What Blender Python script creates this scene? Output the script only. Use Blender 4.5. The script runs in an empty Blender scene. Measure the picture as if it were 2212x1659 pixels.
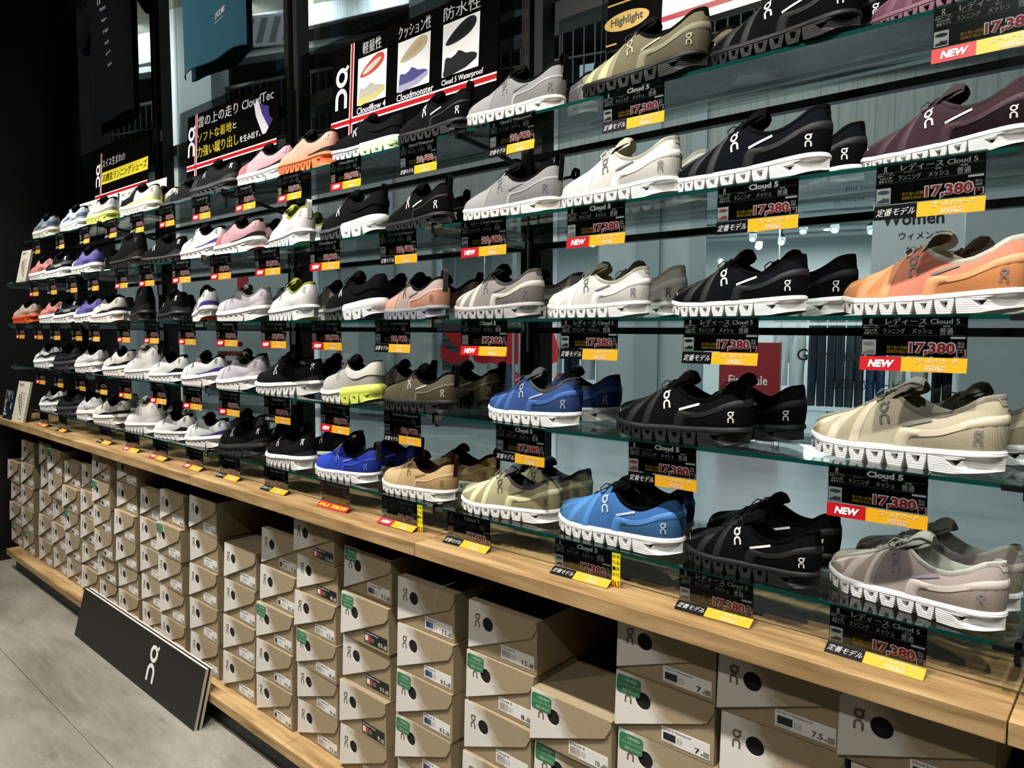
import bpy, bmesh, math, random
from math import sin, cos, pi, radians, sqrt, exp
from mathutils import Vector, Matrix
random.seed(7)
EXPO = 0.42
WORLD = .45
SPOT = 98
FRONT = .6
MALL = 170
C = bpy.context.scene.collection
sc = bpy.context.scene
# ------------------------------------------------------------------ camera, world, lights, exposure
ZC = 1.39
CAMX = 4.9254
yaw, pit, rol = radians(41.687), radians(4.294), radians(0.207)
fw = Vector((-sin(yaw)*cos(pit), cos(yaw)*cos(pit), -sin(pit)))
rt = Vector((cos(yaw), sin(yaw), 0)); up = rt.cross(fw)
rt2 = rt*cos(rol)+up*sin(rol); up2 = -rt*sin(rol)+up*cos(rol)
cam = bpy.data.cameras.new('camera'); co = bpy.data.objects.new('camera', cam); C.objects.link(co)
M = Matrix((rt2, up2, -fw)).transposed().to_4x4(); M.translation = Vector((CAMX, 0, ZC)); co.matrix_world = M
cam.sensor_fit = 'HORIZONTAL'; cam.sensor_width = 36.0; cam.lens = 1569.7/2212*36; cam.clip_start = .02; cam.clip_end = 200
sc.camera = co
sc.view_settings.view_transform = 'Standard'; sc.view_settings.look = 'None'; sc.view_settings.gamma = 1
sc.view_settings.use_curve_mapping = False; sc.view_settings.exposure = EXPO
sc.cycles.max_bounces = 7; sc.cycles.diffuse_bounces = 3; sc.cycles.glossy_bounces = 3; sc.cycles.transparent_max_bounces = 40
sc.cycles.caustics_reflective = False; sc.cycles.caustics_refractive = False
wd = bpy.data.worlds.new('mall_daylight'); sc.world = wd; wd.use_nodes = True
wd.node_tree.nodes['Background'].inputs[0].default_value = (.74, .745, .73, 1); wd.node_tree.nodes['Background'].inputs[1].default_value = WORLD
def light(name, kind, loc, target, energy, color=(1, .96, .9), size=.06, angle=70, blend=.6, sy=None):
    d = bpy.data.lights.new(name, kind); d.energy = energy; d.color = color
    if kind == 'SPOT': d.spot_size = radians(angle); d.spot_blend = blend; d.shadow_soft_size = size
    elif kind == 'AREA':
        d.size = size
        if sy: d.shape = 'RECTANGLE'; d.size_y = sy
    else: d.shadow_soft_size = size
    o = bpy.data.objects.new(name, d); C.objects.link(o); o.location = loc
    o.rotation_euler = (Vector(target)-Vector(loc)).to_track_quat('-Z', 'Y').to_euler()
    return o
# the shop's ceiling track: one spotlight every 0.8 m in front of the shelves
for k in range(9):
    light('track_and_fill_spot', 'SPOT', (-.35+.8*k, .34, 3.02), (-.2+.78*k, 1.22, 1.05), SPOT, size=.035, angle=74, blend=.7)
for k in range(3):
    light('track_and_fill_spot', 'SPOT', (.3+2.2*k, -1.0, 3.05), (.6+2.0*k, .9, .3), SPOT*FRONT, size=.05, angle=80, blend=.8)
# mall: shop across the corridor, corridor floor and gallery downlights (local frame of the facade is turned 16 deg)
TH = radians(16.0)
def FA(s, d, z): return Vector((s*cos(TH)-d*sin(TH), 7.95+s*sin(TH)+d*cos(TH), z))
light('mall_shop_light', 'AREA', FA(2.0, 2.2, 2.85), FA(2.0, 2.2, 0), MALL*1.0, (1, 1, 1), 3.0, sy=3.0)
light('mall_shop_light', 'AREA', FA(-2.0, 1.6, 2.85), FA(-2.0, 1.6, 0), MALL*.8, (1, 1, 1), 2.6, sy=2.0)
light('mall_corridor_fill', 'AREA', FA(-2, -3.2, 6.9), FA(-2, -2.4, 0), MALL*3.2, (1, .985, .95), 9, sy=2.5)  # unseen overhead panel added to light the corridor floor and walls
def FB(s, d, z): return Vector((-5.8+s*cos(TB)-d*sin(TB), 6.8+s*sin(TB)+d*cos(TB), z))
TB = radians(22.0)
for s in (-5.6, -4.4, -3.2, -2.0, -.8, .4, 1.6, 2.8):
    light('gallery_downlight', 'SPOT', FB(s, -.5, 6.54), FB(s, .05, 6.15), MALL*.55, (.85, .94, 1), size=.04, angle=140, blend=.9)
light('mall_corridor_fill', 'AREA', FA(-9, -2.4, 6.2), FA(-9, -1.0, 3), MALL*1.4, (1, .985, .95), 4, sy=2)  # second unseen panel, added to brighten the column and left end
for k in range(3):      # added fill spots that brighten the boards and hanging shirts
    light('track_and_fill_spot', 'SPOT', (.4+1.5*k, -.9, 3.05), (1.0+1.15*k, 1.45, 2.45), SPOT*1.3, size=.05, angle=50, blend=.9)
# ------------------------------------------------------------------ materials
def lin(h):
    h = h.lstrip('#'); r = [int(h[i:i+2], 16)/255 for i in (0, 2, 4)]
    return tuple(c/12.92 if c <= .04045 else ((c+.055)/1.055)**2.4 for c in r)+(1,)
MC = {}
def newmat(name):
    m = bpy.data.materials.new(name); m.use_nodes = True
    nt = m.node_tree; return m, nt, nt.nodes['Principled BSDF']
def N(nt, t, **k):
    n = nt.nodes.new(t)
    for a, b in k.items():
        if a in n.inputs: n.inputs[a].default_value = b
        else: setattr(n, a, b)
    return n
def L(nt, a, b): nt.links.new(a, b)
def plain(h, rough=.5, metal=0, spec=.5, coat=0):
    key = ('p', h, rough, metal, spec, coat)
    if key not in MC:
        m, nt, b = newmat('plain_'+h.strip('#')); b.inputs['Base Color'].default_value = lin(h)
        b.inputs['Roughness'].default_value = rough; b.inputs['Metallic'].default_value = metal
        b.inputs['Specular IOR Level'].default_value = spec; b.inputs['Coat Weight'].default_value = coat; b.inputs['Coat Roughness'].default_value = .05
        MC[key] = m
    return MC[key]
def fabric(h, scale=1.0, rough=.92):
    key = ('f', h, scale)
    if key not in MC:
        m, nt, b = newmat('knit_'+h.strip('#')); c = lin(h); dk = max(c[:3]) < .03
        tc = N(nt, 'ShaderNodeTexCoord')
        w1 = N(nt, 'ShaderNodeTexWave', bands_direction='X', Scale=150/scale, Distortion=1.2); w2 = N(nt, 'ShaderNodeTexWave', bands_direction='Z', Scale=170/scale, Distortion=1.2)
        L(nt, tc.outputs['Object'], w1.inputs['Vector']); L(nt, tc.outputs['Object'], w2.inputs['Vector'])
        mu = N(nt, 'ShaderNodeMath', operation='MULTIPLY'); L(nt, w1.outputs['Fac'], mu.inputs[0]); L(nt, w2.outputs['Fac'], mu.inputs[1])
        mx = N(nt, 'ShaderNodeMix', data_type='RGBA')
        mx.inputs[6].default_value = tuple(x*.74*(.6 if dk else 1) for x in c[:3])+(1,); mx.inputs[7].default_value = tuple(min(1, x*1.18*(.65 if dk else 1)) for x in c[:3])+(1,)
        L(nt, mu.outputs[0], mx.inputs[0]); L(nt, mx.outputs[2], b.inputs['Base Color'])
        bp = N(nt, 'ShaderNodeBump', Strength=.35, Distance=.0012); L(nt, mu.outputs[0], bp.inputs['Height']); L(nt, bp.outputs[0], b.inputs['Normal'])
        b.inputs['Roughness'].default_value = rough; b.inputs['Specular IOR Level'].default_value = .08 if dk else .22; MC[key] = m
    return MC[key]
def foam(h, rough=.55):
    key = ('s', h)
    if key not in MC:
        m, nt, b = newmat('foam_'+h.strip('#')); b.inputs['Base Color'].default_value = lin(h)
        tc = N(nt, 'ShaderNodeTexCoord'); w = N(nt, 'ShaderNodeTexWave', bands_direction='Z', Scale=95, wave_profile='SIN')
        L(nt, tc.outputs['Object'], w.inputs['Vector'])
        bp = N(nt, 'ShaderNodeBump', Strength=.3, Distance=.0012); L(nt, w.outputs['Fac'], bp.inputs['Height']); L(nt, bp.outputs[0], b.inputs['Normal'])
        b.inputs['Roughness'].default_value = rough; b.inputs['Specular IOR Level'].default_value = .35; MC[key] = m
    return MC[key]
def glassy(name, tint, refl=1.0, rough=.02, ior=1.45):
    key = ('g', name)
    if key not in MC:
        m, nt, b = newmat(name); nt.nodes.remove(b)
        out = nt.nodes['Material Output']; t = N(nt, 'ShaderNodeBsdfTransparent'); t.inputs[0].default_value = tint
        g = N(nt, 'ShaderNodeBsdfGlossy', Roughness=rough); f = N(nt, 'ShaderNodeFresnel', IOR=ior)
        mu = N(nt, 'ShaderNodeMath', operation='MULTIPLY'); mu.inputs[1].default_value = refl; L(nt, f.outputs[0], mu.inputs[0])
        ms = N(nt, 'ShaderNodeMixShader'); L(nt, mu.outputs[0], ms.inputs[0]); L(nt, t.outputs[0], ms.inputs[1]); L(nt, g.outputs[0], ms.inputs[2])
        L(nt, ms.outputs[0], out.inputs['Surface']); MC[key] = m
    return MC[key]
def emis(h, s):
    key = ('e', h, s)
    if key not in MC:
        m, nt, b = newmat('lamp_'+h.strip('#')); b.inputs['Base Color'].default_value = lin(h); b.inputs['Emission Color'].default_value = lin(h); b.inputs['Emission Strength'].default_value = s; MC[key] = m
    return MC[key]
def wood(name, a, bcol, sx=1.0):
    m, nt, b = newmat(name); tc = N(nt, 'ShaderNodeTexCoord'); mp = N(nt, 'ShaderNodeMapping'); mp.inputs['Scale'].default_value = (2.2*sx, 26, 26)
    L(nt, tc.outputs['Object'], mp.inputs[0])
    n1 = N(nt, 'ShaderNodeTexNoise', Scale=1.6, Detail=7, Roughness=.62, Distortion=.35); L(nt, mp.outputs[0], n1.inputs['Vector'])
    mp2 = N(nt, 'ShaderNodeMapping'); mp2.inputs['Scale'].default_value = (.8, 7, 7); L(nt, tc.outputs['Object'], mp2.inputs[0])
    n2 = N(nt, 'ShaderNodeTexNoise', Scale=1.5, Detail=3, Distortion=1.5); L(nt, mp2.outputs[0], n2.inputs['Vector'])
    ad = N(nt, 'ShaderNodeMath', operation='ADD'); L(nt, n1.outputs['Fac'], ad.inputs[0]); L(nt, n2.outputs['Fac'], ad.inputs[1])
    rp = N(nt, 'ShaderNodeValToRGB'); rp.color_ramp.elements[0].position = .40; rp.color_ramp.elements[1].position = .60
    rp.color_ramp.elements[0].color = lin(a); rp.color_ramp.elements[1].color = lin(bcol)
    hf = N(nt, 'ShaderNodeMath', operation='MULTIPLY'); hf.inputs[1].default_value = .5; L(nt, ad.outputs[0], hf.inputs[0]); L(nt, hf.outputs[0], rp.inputs[0])
    L(nt, rp.outputs[0], b.inputs['Base Color']); b.inputs['Roughness'].default_value = .55; b.inputs['Specular IOR Level'].default_value = .3
    bp = N(nt, 'ShaderNodeBump', Strength=.15, Distance=.002); L(nt, n1.outputs['Fac'], bp.inputs['Height']); L(nt, bp.outputs[0], b.inputs['Normal'])
    return m
def mottled(name, cols, scale, rough=.8, stretch=(1, 1, 1), detail=8, bump=.1, dark=None, fine=0):
    m, nt, b = newmat(name); tc = N(nt, 'ShaderNodeTexCoord'); mp = N(nt, 'ShaderNodeMapping'); mp.inputs['Scale'].default_value = stretch
    L(nt, tc.outputs['Object'], mp.inputs[0])
    n = N(nt, 'ShaderNodeTexNoise', Scale=scale, Detail=detail, Roughness=.62, Distortion=.4); L(nt, mp.outputs[0], n.inputs['Vector'])
    rp = N(nt, 'ShaderNodeValToRGB'); el = rp.color_ramp.elements; el[0].position = .3; el[1].position = .72
    el[0].color = lin(cols[0]); el[1].color = lin(cols[-1])
    if len(cols) > 2: e = el.new(.5); e.color = lin(cols[1])
    L(nt, n.outputs['Fac'], rp.inputs[0]); last = rp.outputs[0]
    if dark:
        n2 = N(nt, 'ShaderNodeTexNoise', Scale=scale*2.3, Detail=5, Roughness=.7); L(nt, mp.outputs[0], n2.inputs['Vector'])
        r2 = N(nt, 'ShaderNodeValToRGB'); r2.color_ramp.elements[0].position = .63; r2.color_ramp.elements[1].position = .74
        r2.color_ramp.elements[0].color = (0, 0, 0, 1); r2.color_ramp.elements[1].color = (.75, .75, .75, 1); L(nt, n2.outputs['Fac'], r2.inputs[0])
        mx = N(nt, 'ShaderNodeMix', data_type='RGBA'); L(nt, r2.outputs[0], mx.inputs[0]); L(nt, last, mx.inputs[6]); mx.inputs[7].default_value = lin(dark); last = mx.outputs[2]
    if fine:       # wear: fine speckle and long thin scuffs
        for sc_, st_, amt, p0 in ((70, (1, 1, 1), .28, .5), (9, (.5, 7, 1), .30, .52), (9, (6, .6, 1), .22, .55)):
            m3 = N(nt, 'ShaderNodeMapping'); m3.inputs['Scale'].default_value = st_; m3.inputs['Rotation'].default_value = (0, 0, .5); L(nt, tc.outputs['Object'], m3.inputs[0])
            n3 = N(nt, 'ShaderNodeTexNoise', Scale=sc_, Detail=6, Roughness=.75); L(nt, m3.outputs[0], n3.inputs['Vector'])
            r3 = N(nt, 'ShaderNodeMapRange'); r3.inputs['From Min'].default_value = p0; r3.inputs['From Max'].default_value = p0+.2; r3.inputs['To Max'].default_value = amt; L(nt, n3.outputs['Fac'], r3.inputs['Value'])
            x3 = N(nt, 'ShaderNodeMix', data_type='RGBA'); L(nt, r3.outputs[0], x3.inputs[0]); L(nt, last, x3.inputs[6]); x3.inputs[7].default_value = lin('#5a564b' if amt < .29 else '#b5b1a2'); last = x3.outputs[2]
    L(nt, last, b.inputs['Base Color']); b.inputs['Roughness'].default_value = rough
    bp = N(nt, 'ShaderNodeBump', Strength=bump, Distance=.004); L(nt, n.outputs['Fac'], bp.inputs['Height']); L(nt, bp.outputs[0], b.inputs['Normal'])
    return m
# ------------------------------------------------------------------ mesh helpers
class MB:
    def __init__(s): s.v = []; s.f = []; s.m = []; s.k = 0
    def add(s, vs, fs, mi=None):
        o = len(s.v); s.v += [tuple(p) for p in vs]; mi = s.k if mi is None else mi
        for f in fs: s.f.append([i+o for i in f]); s.m.append(mi)
        return s
    def box(s, x0, x1, y0, y1, z0, z1, mi=None):
        return s.add([(x, y, z) for z in (z0, z1) for y in (y0, y1) for x in (x0, x1)], [(0, 2, 3, 1), (4, 5, 7, 6), (0, 1, 5, 4), (2, 6, 7, 3), (0, 4, 6, 2), (1, 3, 7, 5)], mi)
    def grid(s, rows, mi=None, flip=False, wrap=False):
        n = len(rows[0]); vs = [p for r in rows for p in r]; fs = []
        for i in range(len(rows)-1):
            for j in range(n if wrap else n-1):
                q = (i*n+j, i*n+(j+1) % n, (i+1)*n+(j+1) % n, (i+1)*n+j)
                fs.append(q[::-1] if flip else q)
        return s.add(vs, fs, mi)
    def tube(s, pts, r, n=6, mi=None):
        rows = []; pts = [Vector(p) for p in pts]
        for i, p in enumerate(pts):
            t = (pts[min(i+1, len(pts)-1)]-pts[max(i-1, 0)]).normalized(); a = Vector((0, 0, 1)) if abs(t.z) < .9 else Vector((1, 0, 0))
            x = t.cross(a).normalized(); y = t.cross(x); rr = r[i] if isinstance(r, (list, tuple)) else r
            rows.append([p+x*cos(2*pi*k/n)*rr+y*sin(2*pi*k/n)*rr for k in range(n)])
        s.grid(rows, mi, wrap=True); s.add(rows[0], [tuple(range(n))], mi); s.add(rows[-1], [tuple(range(n))[::-1]], mi); return s
    def cyl(s, c, r, h, n=20, axis='z', mi=None):
        c = Vector(c); d = {'x': Vector((1, 0, 0)), 'y': Vector((0, 1, 0)), 'z': Vector((0, 0, 1))}[axis]
        return s.tube([c, c+d*h], r, n, mi)
    def prism(s, poly, d0, d1, fn, mi=None):     # 2-D polygon extruded between two depths; fn(a, b, d) -> point
        n = len(poly); vs = [fn(a, b, d0) for a, b in poly]+[fn(a, b, d1) for a, b in poly]
        fs = [tuple(range(n)), tuple(range(2*n-1, n-1, -1))]+[(i, i+n, (i+1) % n+n, (i+1) % n) for i in range(n)]
        return s.add(vs, fs, mi)
    def mesh(s, name, angle=38, weld=0, nmat=None):
        me = bpy.data.meshes.new(name); me.from_pydata(s.v, [], s.f)
        if len(set(s.m)) > 1 or (s.m and s.m[0]):
            me.polygons.foreach_set('material_index', s.m)
        bm = bmesh.new(); bm.from_mesh(me)
        if weld: bmesh.ops.remove_doubles(bm, verts=bm.verts, dist=weld)
        bmesh.ops.recalc_face_normals(bm, faces=bm.faces) if weld else None
        bm.to_mesh(me); bm.free()
        if angle: me.shade_smooth(); me.set_sharp_from_angle(angle=radians(angle))
        for _ in range(nmat or (max(s.m)+1 if s.m else 1)): me.materials.append(None)
        me.update(); return me
def obj(name, me, mats=None, parent=None, loc=(0, 0, 0), rot=(0, 0, 0), scale=None):
    if isinstance(me, MB): me = me.mesh(name)
    o = bpy.data.objects.new(name, me); C.objects.link(o); o.location = loc; o.rotation_euler = rot
    if scale: o.scale = scale
    if parent: o.parent = parent
    if mats:
        if not isinstance(mats, (list, tuple)): mats = [mats]
        for i, sl in enumerate(o.material_slots): sl.link = 'OBJECT'; sl.material = mats[min(i, len(mats)-1)]
    return o
def tag(o, label=None, cat=None, group=None, kind=None):
    if label and len(label.split()) > 16: print('LONG', label)
    for a, b in (('label', label), ('category', cat), ('group', group), ('kind', kind)):
        if b: o[a] = b
    return o
def thing(name, loc, rot=(0, 0, 0), **k):
    o = bpy.data.objects.new(name, None); C.objects.link(o); o.location = loc; o.rotation_euler = rot; o.empty_display_size = .05; return tag(o, **k)
def struct(name, mb, mats, loc=(0, 0, 0), rot=(0, 0, 0), label=None):
    o = obj(name, mb, mats, loc=loc, rot=rot); o['kind'] = 'structure'
    if label: o['label'] = label
    return o
def bevel(o, w, seg=2):
    m = o.modifiers.new('bevel', 'BEVEL'); m.width = w; m.segments = seg; m.limit_method = 'ANGLE'; return o
# ------------------------------------------------------------------ lettering (2-D fills turned into mesh)
TCACHE = {}
def glyphs(body, bold=.0):
    key = (body, bold)
    if key not in TCACHE:
        c = bpy.data.curves.new('t', 'FONT'); c.body = body; c.resolution_u = 2; c.offset = bold; c.size = 1
        o = bpy.data.objects.new('t', c); C.objects.link(o)
        me = bpy.data.meshes.new_from_object(o.evaluated_get(bpy.context.evaluated_depsgraph_get()))
        vs = [(v.co.x, v.co.y) for v in me.vertices]; fs = [tuple(p.vertices) for p in me.polygons]
        bpy.data.objects.remove(o); bpy.data.curves.remove(c); bpy.data.meshes.remove(me)
        x0 = min(a for a, b in vs); x1 = max(a for a, b in vs); y0 = min(b for a, b in vs); y1 = max(b for a, b in vs)
        TCACHE[key] = (vs, fs, x0, x1, y0, y1)
    return TCACHE[key]
def put(mb, body, x0, x1, y0, y1, mi=0, fn=None, bold=.0, shear=0, d=0, keep=False):
    # fit the lettering into the rectangle x0..x1, y0..y1; fn(x, y, d) -> 3-D point
    if bold and not body.isascii():      # thin CJK outlines break when offset: thicken by shifted copies instead
        for q in (-1, 0, 1): put(mb, body, x0+q*bold*(y1-y0)*.6, x1+q*bold*(y1-y0)*.6, y0, y1, mi, fn, 0, shear, d, keep)
        return
    vs, fs, a0, a1, b0, b1 = glyphs(body, bold); sx = (x1-x0)/(a1-a0); sy = (y1-y0)/(b1-b0)
    if keep:
        k = min(sx, sy); xc = (x0+x1)/2; x0 = xc-k*(a1-a0)/2; sx = k; sy = k
    fn = fn or (lambda x, y, d: (x, -d, y))
    mb.add([fn(x0+(x-a0)*sx+shear*(y-b0)*sy, y0+(y-b0)*sy, d) for x, y in vs], fs, mi)
def ringlogo(mb, cx, cy, h, fn=None, mi=0, d=0):
    # ring with a tick above an arch, total height h
    fn = fn or (lambda x, y, d: (x, -d, y)); P = lambda x, y: fn(cx+x*h, cy+y*h, d); n = 22
    ro, ri = .235, .125
    mb.add([P(cos(2*pi*k/n)*r, .255+sin(2*pi*k/n)*r) for r in (ri, ro) for k in range(n)], [(k, (k+1) % n, n+(k+1) % n, n+k) for k in range(n)], mi)
    mb.add([P(x, y) for x, y in ((.10, .40), (.17, .34), (.29, .46), (.22, .52))], [(0, 1, 2, 3)], mi)
    m = 12; pts = []
    for r in (ri, ro):
        pts += [P(-r, -.5)]+[P(-cos(pi*k/m)*r, -.24+sin(pi*k/m)*r) for k in range(m+1)]+[P(r, -.5)]
    mb.add(pts, [(k, k+1, m+3+k+1, m+3+k) for k in range(m+2)], mi)
# ------------------------------------------------------------------ shoes (local frame: toe +x, heel 0, shown side +y)
def interp(x, tab):
    if x <= tab[0][0]: return tab[0][1]
    for (a, p), (b, q) in zip(tab, tab[1:]):
        if x <= b: return p+(q-p)*(x-a)/(b-a)
    return tab[-1][1]
def smooth(tab, n):                      # Catmull-Rom through points
    P = [Vector(p) for p in tab]; P = [P[0]*2-P[1]]+P+[P[-1]*2-P[-2]]; out = []
    seg = len(P)-3
    for i in range(n+1):
        t = i/n*seg; k = min(int(t), seg-1); f = t-k; a, b, c, d = P[k:k+4]
        out.append(.5*((2*b)+(c-a)*f+(2*a-5*b+4*c-d)*f*f+(3*b-a-3*c+d)*f**3))
    return out
OUTL = [(.290, 0), (.2875, .014), (.278, .027), (.259, .0385), (.236, .0445), (.208, .0455), (.170, .0415), (.130, .0365), (.090, .0345), (.050, .0335), (.024, .0295), (.009, .0205), (.002, .010), (0, 0)]
NS = 64
OL = smooth([(a, b, 0) for a, b in OUTL], NS)
def halfw(x):
    best = 0
    for p, q in zip(OL, OL[1:]):
        if (p.x-x)*(q.x-x) <= 0 and abs(p.x-q.x) > 1e-9:
            t = (x-p.x)/(q.x-p.x); best = max(best, p.y+(q.y-p.y)*t)
    return best
STY = {
 # zt: top of sole; btm: underside; rim: solid band; pods: (x0,x1) blocks; hole kind; collar offset; heel loop
 'cloud': dict(zt=[(0, .037), (.05, .034), (.12, .030), (.2, .027), (.25, .029), (.292, .037)], btm=[(-.01, .011), (.05, .001), (.10, 0), (.235, 0), (.27, .006), (.295, .018)], rim=.009, n=8, heel=.082, hole='trap', dz=0, hi=0),
 'monster': dict(zt=[(0, .060), (.05, .056), (.12, .048), (.2, .042), (.25, .042), (.292, .050)], btm=[(-.01, .016), (.05, .002), (.10, 0), (.235, 0), (.27, .008), (.295, .024)], rim=.020, n=7, heel=.100, hole='round', dz=.018, hi=0),
 'surfer': dict(zt=[(0, .062), (.05, .056), (.12, .046), (.2, .037), (.25, .036), (.292, .043)], btm=[(-.01, .026), (.05, .006), (.10, 0), (.235, 0), (.27, .005), (.295, .018)], rim=.017, n=8, heel=.100, hole='zig', dz=.015, hi=0),
 'flow': dict(zt=[(0, .053), (.05, .049), (.12, .043), (.2, .037), (.25, .037), (.292, .044)], btm=[(-.01, .014), (.05, .001), (.10, 0), (.235, 0), (.27, .006), (.295, .020)], rim=.013, n=9, heel=.078, hole='slant', dz=.011, hi=0),
 'flyer': dict(zt=[(0, .062), (.05, .056), (.12, .047), (.15, .043), (.2, .034), (.25, .033), (.292, .040)], btm=[(-.01, .024), (.05, .006), (.10, 0), (.235, 0), (.27, .006), (.295, .018)], rim=.013, n=6, heel=.150, hole='trap', dz=.014, hi=.006, split=.150),
 'cloudx': dict(zt=[(0, .046), (.05, .042), (.12, .036), (.2, .032), (.25, .033), (.292, .040)], btm=[(-.01, .012), (.05, .001), (.10, 0), (.235, 0), (.27, .006), (.295, .020)], rim=.012, n=8, heel=.075, hole='round', dz=.006, hi=.002),
}
STY['wp'] = dict(STY['cloud'], loop=1); STY['stratus'] = dict(STY['monster'], n=9, hole='round'); STY['hitop'] = dict(STY['flow'], hi=.034)
class Shoe:
    def __init__(s, st):
        s.p = p = STY[st]; s.st = st; dz, hi = p['dz'], p['hi']
        ridge = [(.288, .046+dz), (.284, .054+dz), (.272, .062+dz), (.245, .069+dz), (.215, .078+dz), (.190, .089+dz), (.165, .103+dz+hi*.4), (.150, .112+dz+hi*.7)]
        s.ridge = ridge[::-1]
        col = [(.150, .015, .112+dz+hi*.7), (.128, .026, .096+dz+hi*.85), (.100, .031, .083+dz+hi), (.070, .0305, .081+dz+hi), (.042, .0265, .092+dz+hi), (.020, .0190, .107+dz+hi), (.004, .009, .1115+dz+hi), (.0005, 0, .1120+dz+hi)]
        cc = smooth(col, 30); s.P = []; s.Q = []; s.k = []
        for i, b in enumerate(OL):
            zb = interp(b.x, p['zt'])-.002; s.P.append(Vector((b.x, b.y, zb)))
            if b.x > .142:
                rx = .150+(b.x-.142)*(.137/.148); g = max(0, min(1, (.212-rx)/.062)); s.Q.append(Vector((rx, .015*g, interp(rx, s.ridge)))); s.k.append(1)
            else:
                t = max(0, min(1, ((.142-b.x)/.142))); t = 1-(1-t)**.8 if b.x < .02 else t
                # along the remaining outline use outline parameter for a round heel
                s.Q.append(None); s.k.append(0)
        i0 = s.k.index(0); n = len(OL)-1-i0
        d = [0]
        for i in range(i0, len(OL)-1): d.append(d[-1]+(OL[i+1]-OL[i]).length)
        for j in range(n+1):
            q = cc[0]; t = d[j]/d[-1]*30; kk = min(int(t), 29); q = cc[kk].lerp(cc[kk+1], t-kk); s.Q[i0+j] = q
        s.i0 = i0
    def S(s, u, a, off=0, side=1):
        if off:
            e = .004; p = s.S(u, a); pu = s.S(min(1, u+e), a)-s.S(max(0, u-e), a); pa = s.S(u, min(1, a+.02))-s.S(u, max(0, a-.02))
            n = pu.cross(pa); n = n.normalized() if n.length > 1e-12 else Vector((0, 0, 1))
            c = Vector((max(.03, min(.25, p.x)), 0, .06))
            if n.dot(p-c) < 0: n = -n
            p = p+n*off
        else:
            t = max(0, min(1, u))*NS; i = min(int(t), NS-1); f = t-i
            P = s.P[i].lerp(s.P[i+1], f); Q = s.Q[i].lerp(s.Q[i+1], f); k = s.k[i]+(s.k[i+1]-s.k[i])*f
            kk = max(0, min(1, (P.x-.10)/.075)); A = a*pi/2
            hx = a**1.4*(1-kk)+(1-cos(A))*kk; hy = (a**1.7)*(1-kk)+(1-cos(A)**.92)*kk; hz = a*(1-kk)+sin(A)**1.05*kk
            b = .0045*sin(a*pi)*(1-kk)
            p = Vector((P.x+(Q.x-P.x)*hx, P.y+(Q.y-P.y)*hy, P.z+(Q.z-P.z)*hz))
            if b:
                nx = Vector((P.x-.05, P.y, 0)); nx = nx.normalized() if P.x < .05 else Vector((0, 1, 0)); p += nx*b
        return Vector((p.x, p.y*side, p.z))
    def patch(s, mb, fn, n, m, off=.0009, sides=(1, -1)):
        for sd in sides: mb.grid([[s.S(*fn(i/n, j/m), off, sd) for j in range(m+1)] for i in range(n+1)], flip=sd < 0)
    def path(s, pts):                     # (base x, height share) points -> smooth path in surface parameters
        q = [((1, .60) if p is None else (s.ux(p[0]), p[1])) for p in pts]
        return [(max(0, min(1, v.x)), v.y) for v in smooth([(a, b, 0) for a, b in q], 24)]
    def ribbon(s, mb, pth, w, off):
        su, sa = .33, .066
        for sd in (1, -1):
            rows = []
            for i, (u, a) in enumerate(pth):
                p0, p1 = pth[max(0, i-1)], pth[min(len(pth)-1, i+1)]; tx, ty = (p1[0]-p0[0])*su, (p1[1]-p0[1])*sa; l = math.hypot(tx, ty) or 1; nx, ny = -ty/l, tx/l
                if u > .97: nx, ny = 0, (1 if ny > 0 else -1)
                rows.append([s.S(min(1, u+nx*k*w/su), max(0, min(1, a+ny*k*w/sa)), off*(1 if abs(k) < .9 else .25), sd) for k in (-1, -.85, 0, .85, 1)])
            mb.grid(rows, flip=sd < 0)
    def ux(s, x):                         # outline parameter for a base x
        for i in range(NS):
            if s.P[i].x >= x >= s.P[i+1].x: return (i+(s.P[i].x-x)/max(1e-9, s.P[i].x-s.P[i+1].x))/NS
        return 1 if x < .1 else 0
    def onside(s, mb2, x0, a0, size, rot=0, off=.0016):   # map 2-D art (x right on the shown side, y up) onto the +y side
        u0 = s.ux(x0); out = MB(); c, sn = cos(rot), sin(rot); vs = []; p0 = s.S(u0, a0); e = .004
        for x, _, y in mb2.v:
            tx, tz = p0.x-(x*c-y*sn)*size, p0.z+(x*sn+y*c)*size; u, a = u0, a0
            for _i in range(5):           # Newton steps to the surface point seen at (tx, tz) from the side
                q = s.S(u, a); qu = (s.S(u+e, a)-s.S(u-e, a))/(2*e); qa = (s.S(u, a+e)-s.S(u, a-e))/(2*e); rx, rz = tx-q.x, tz-q.z; det = qu.x*qa.z-qa.x*qu.z
                if abs(det) < 1e-9: break
                u = max(.01, min(.99, u+max(-.1, min(.1, (rx*qa.z-qa.x*rz)/det)))); a = max(.01, min(.985, a+max(-.2, min(.2, (qu.x*rz-rx*qu.z)/det))))
            vs.append(s.S(u, a, off))
        out.add(vs, mb2.f); return out
    def build(s):
        p = s.p; R = {}
        # upper
        mb = MB(); n, m = NS, 12
        for sd in (1, -1): mb.grid([[s.S(i/n, j/m, 0, sd) for j in range(m+1)] for i in range(n+1)], flip=sd < 0)
        R['upper'] = mb.mesh('upper', 60, weld=.0004)
        # collar lining and foot bed
        mb = MB(); rows = []
        idx = list(range(s.i0, NS+1)); ring = [(s.Q[i], 1) for i in idx]+[(s.Q[i], -1) for i in idx[::-1][1:]]
        pts = [Vector((q.x, q.y*sd, q.z)) for q, sd in ring]; cen = Vector((.075, 0, 0))
        def inset(q, d, z): h = Vector((q.x-cen.x, q.y, 0)); L_ = h.length; h = h*max(0, (L_-d)/L_); return Vector((cen.x+h.x, h.y, z))
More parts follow.
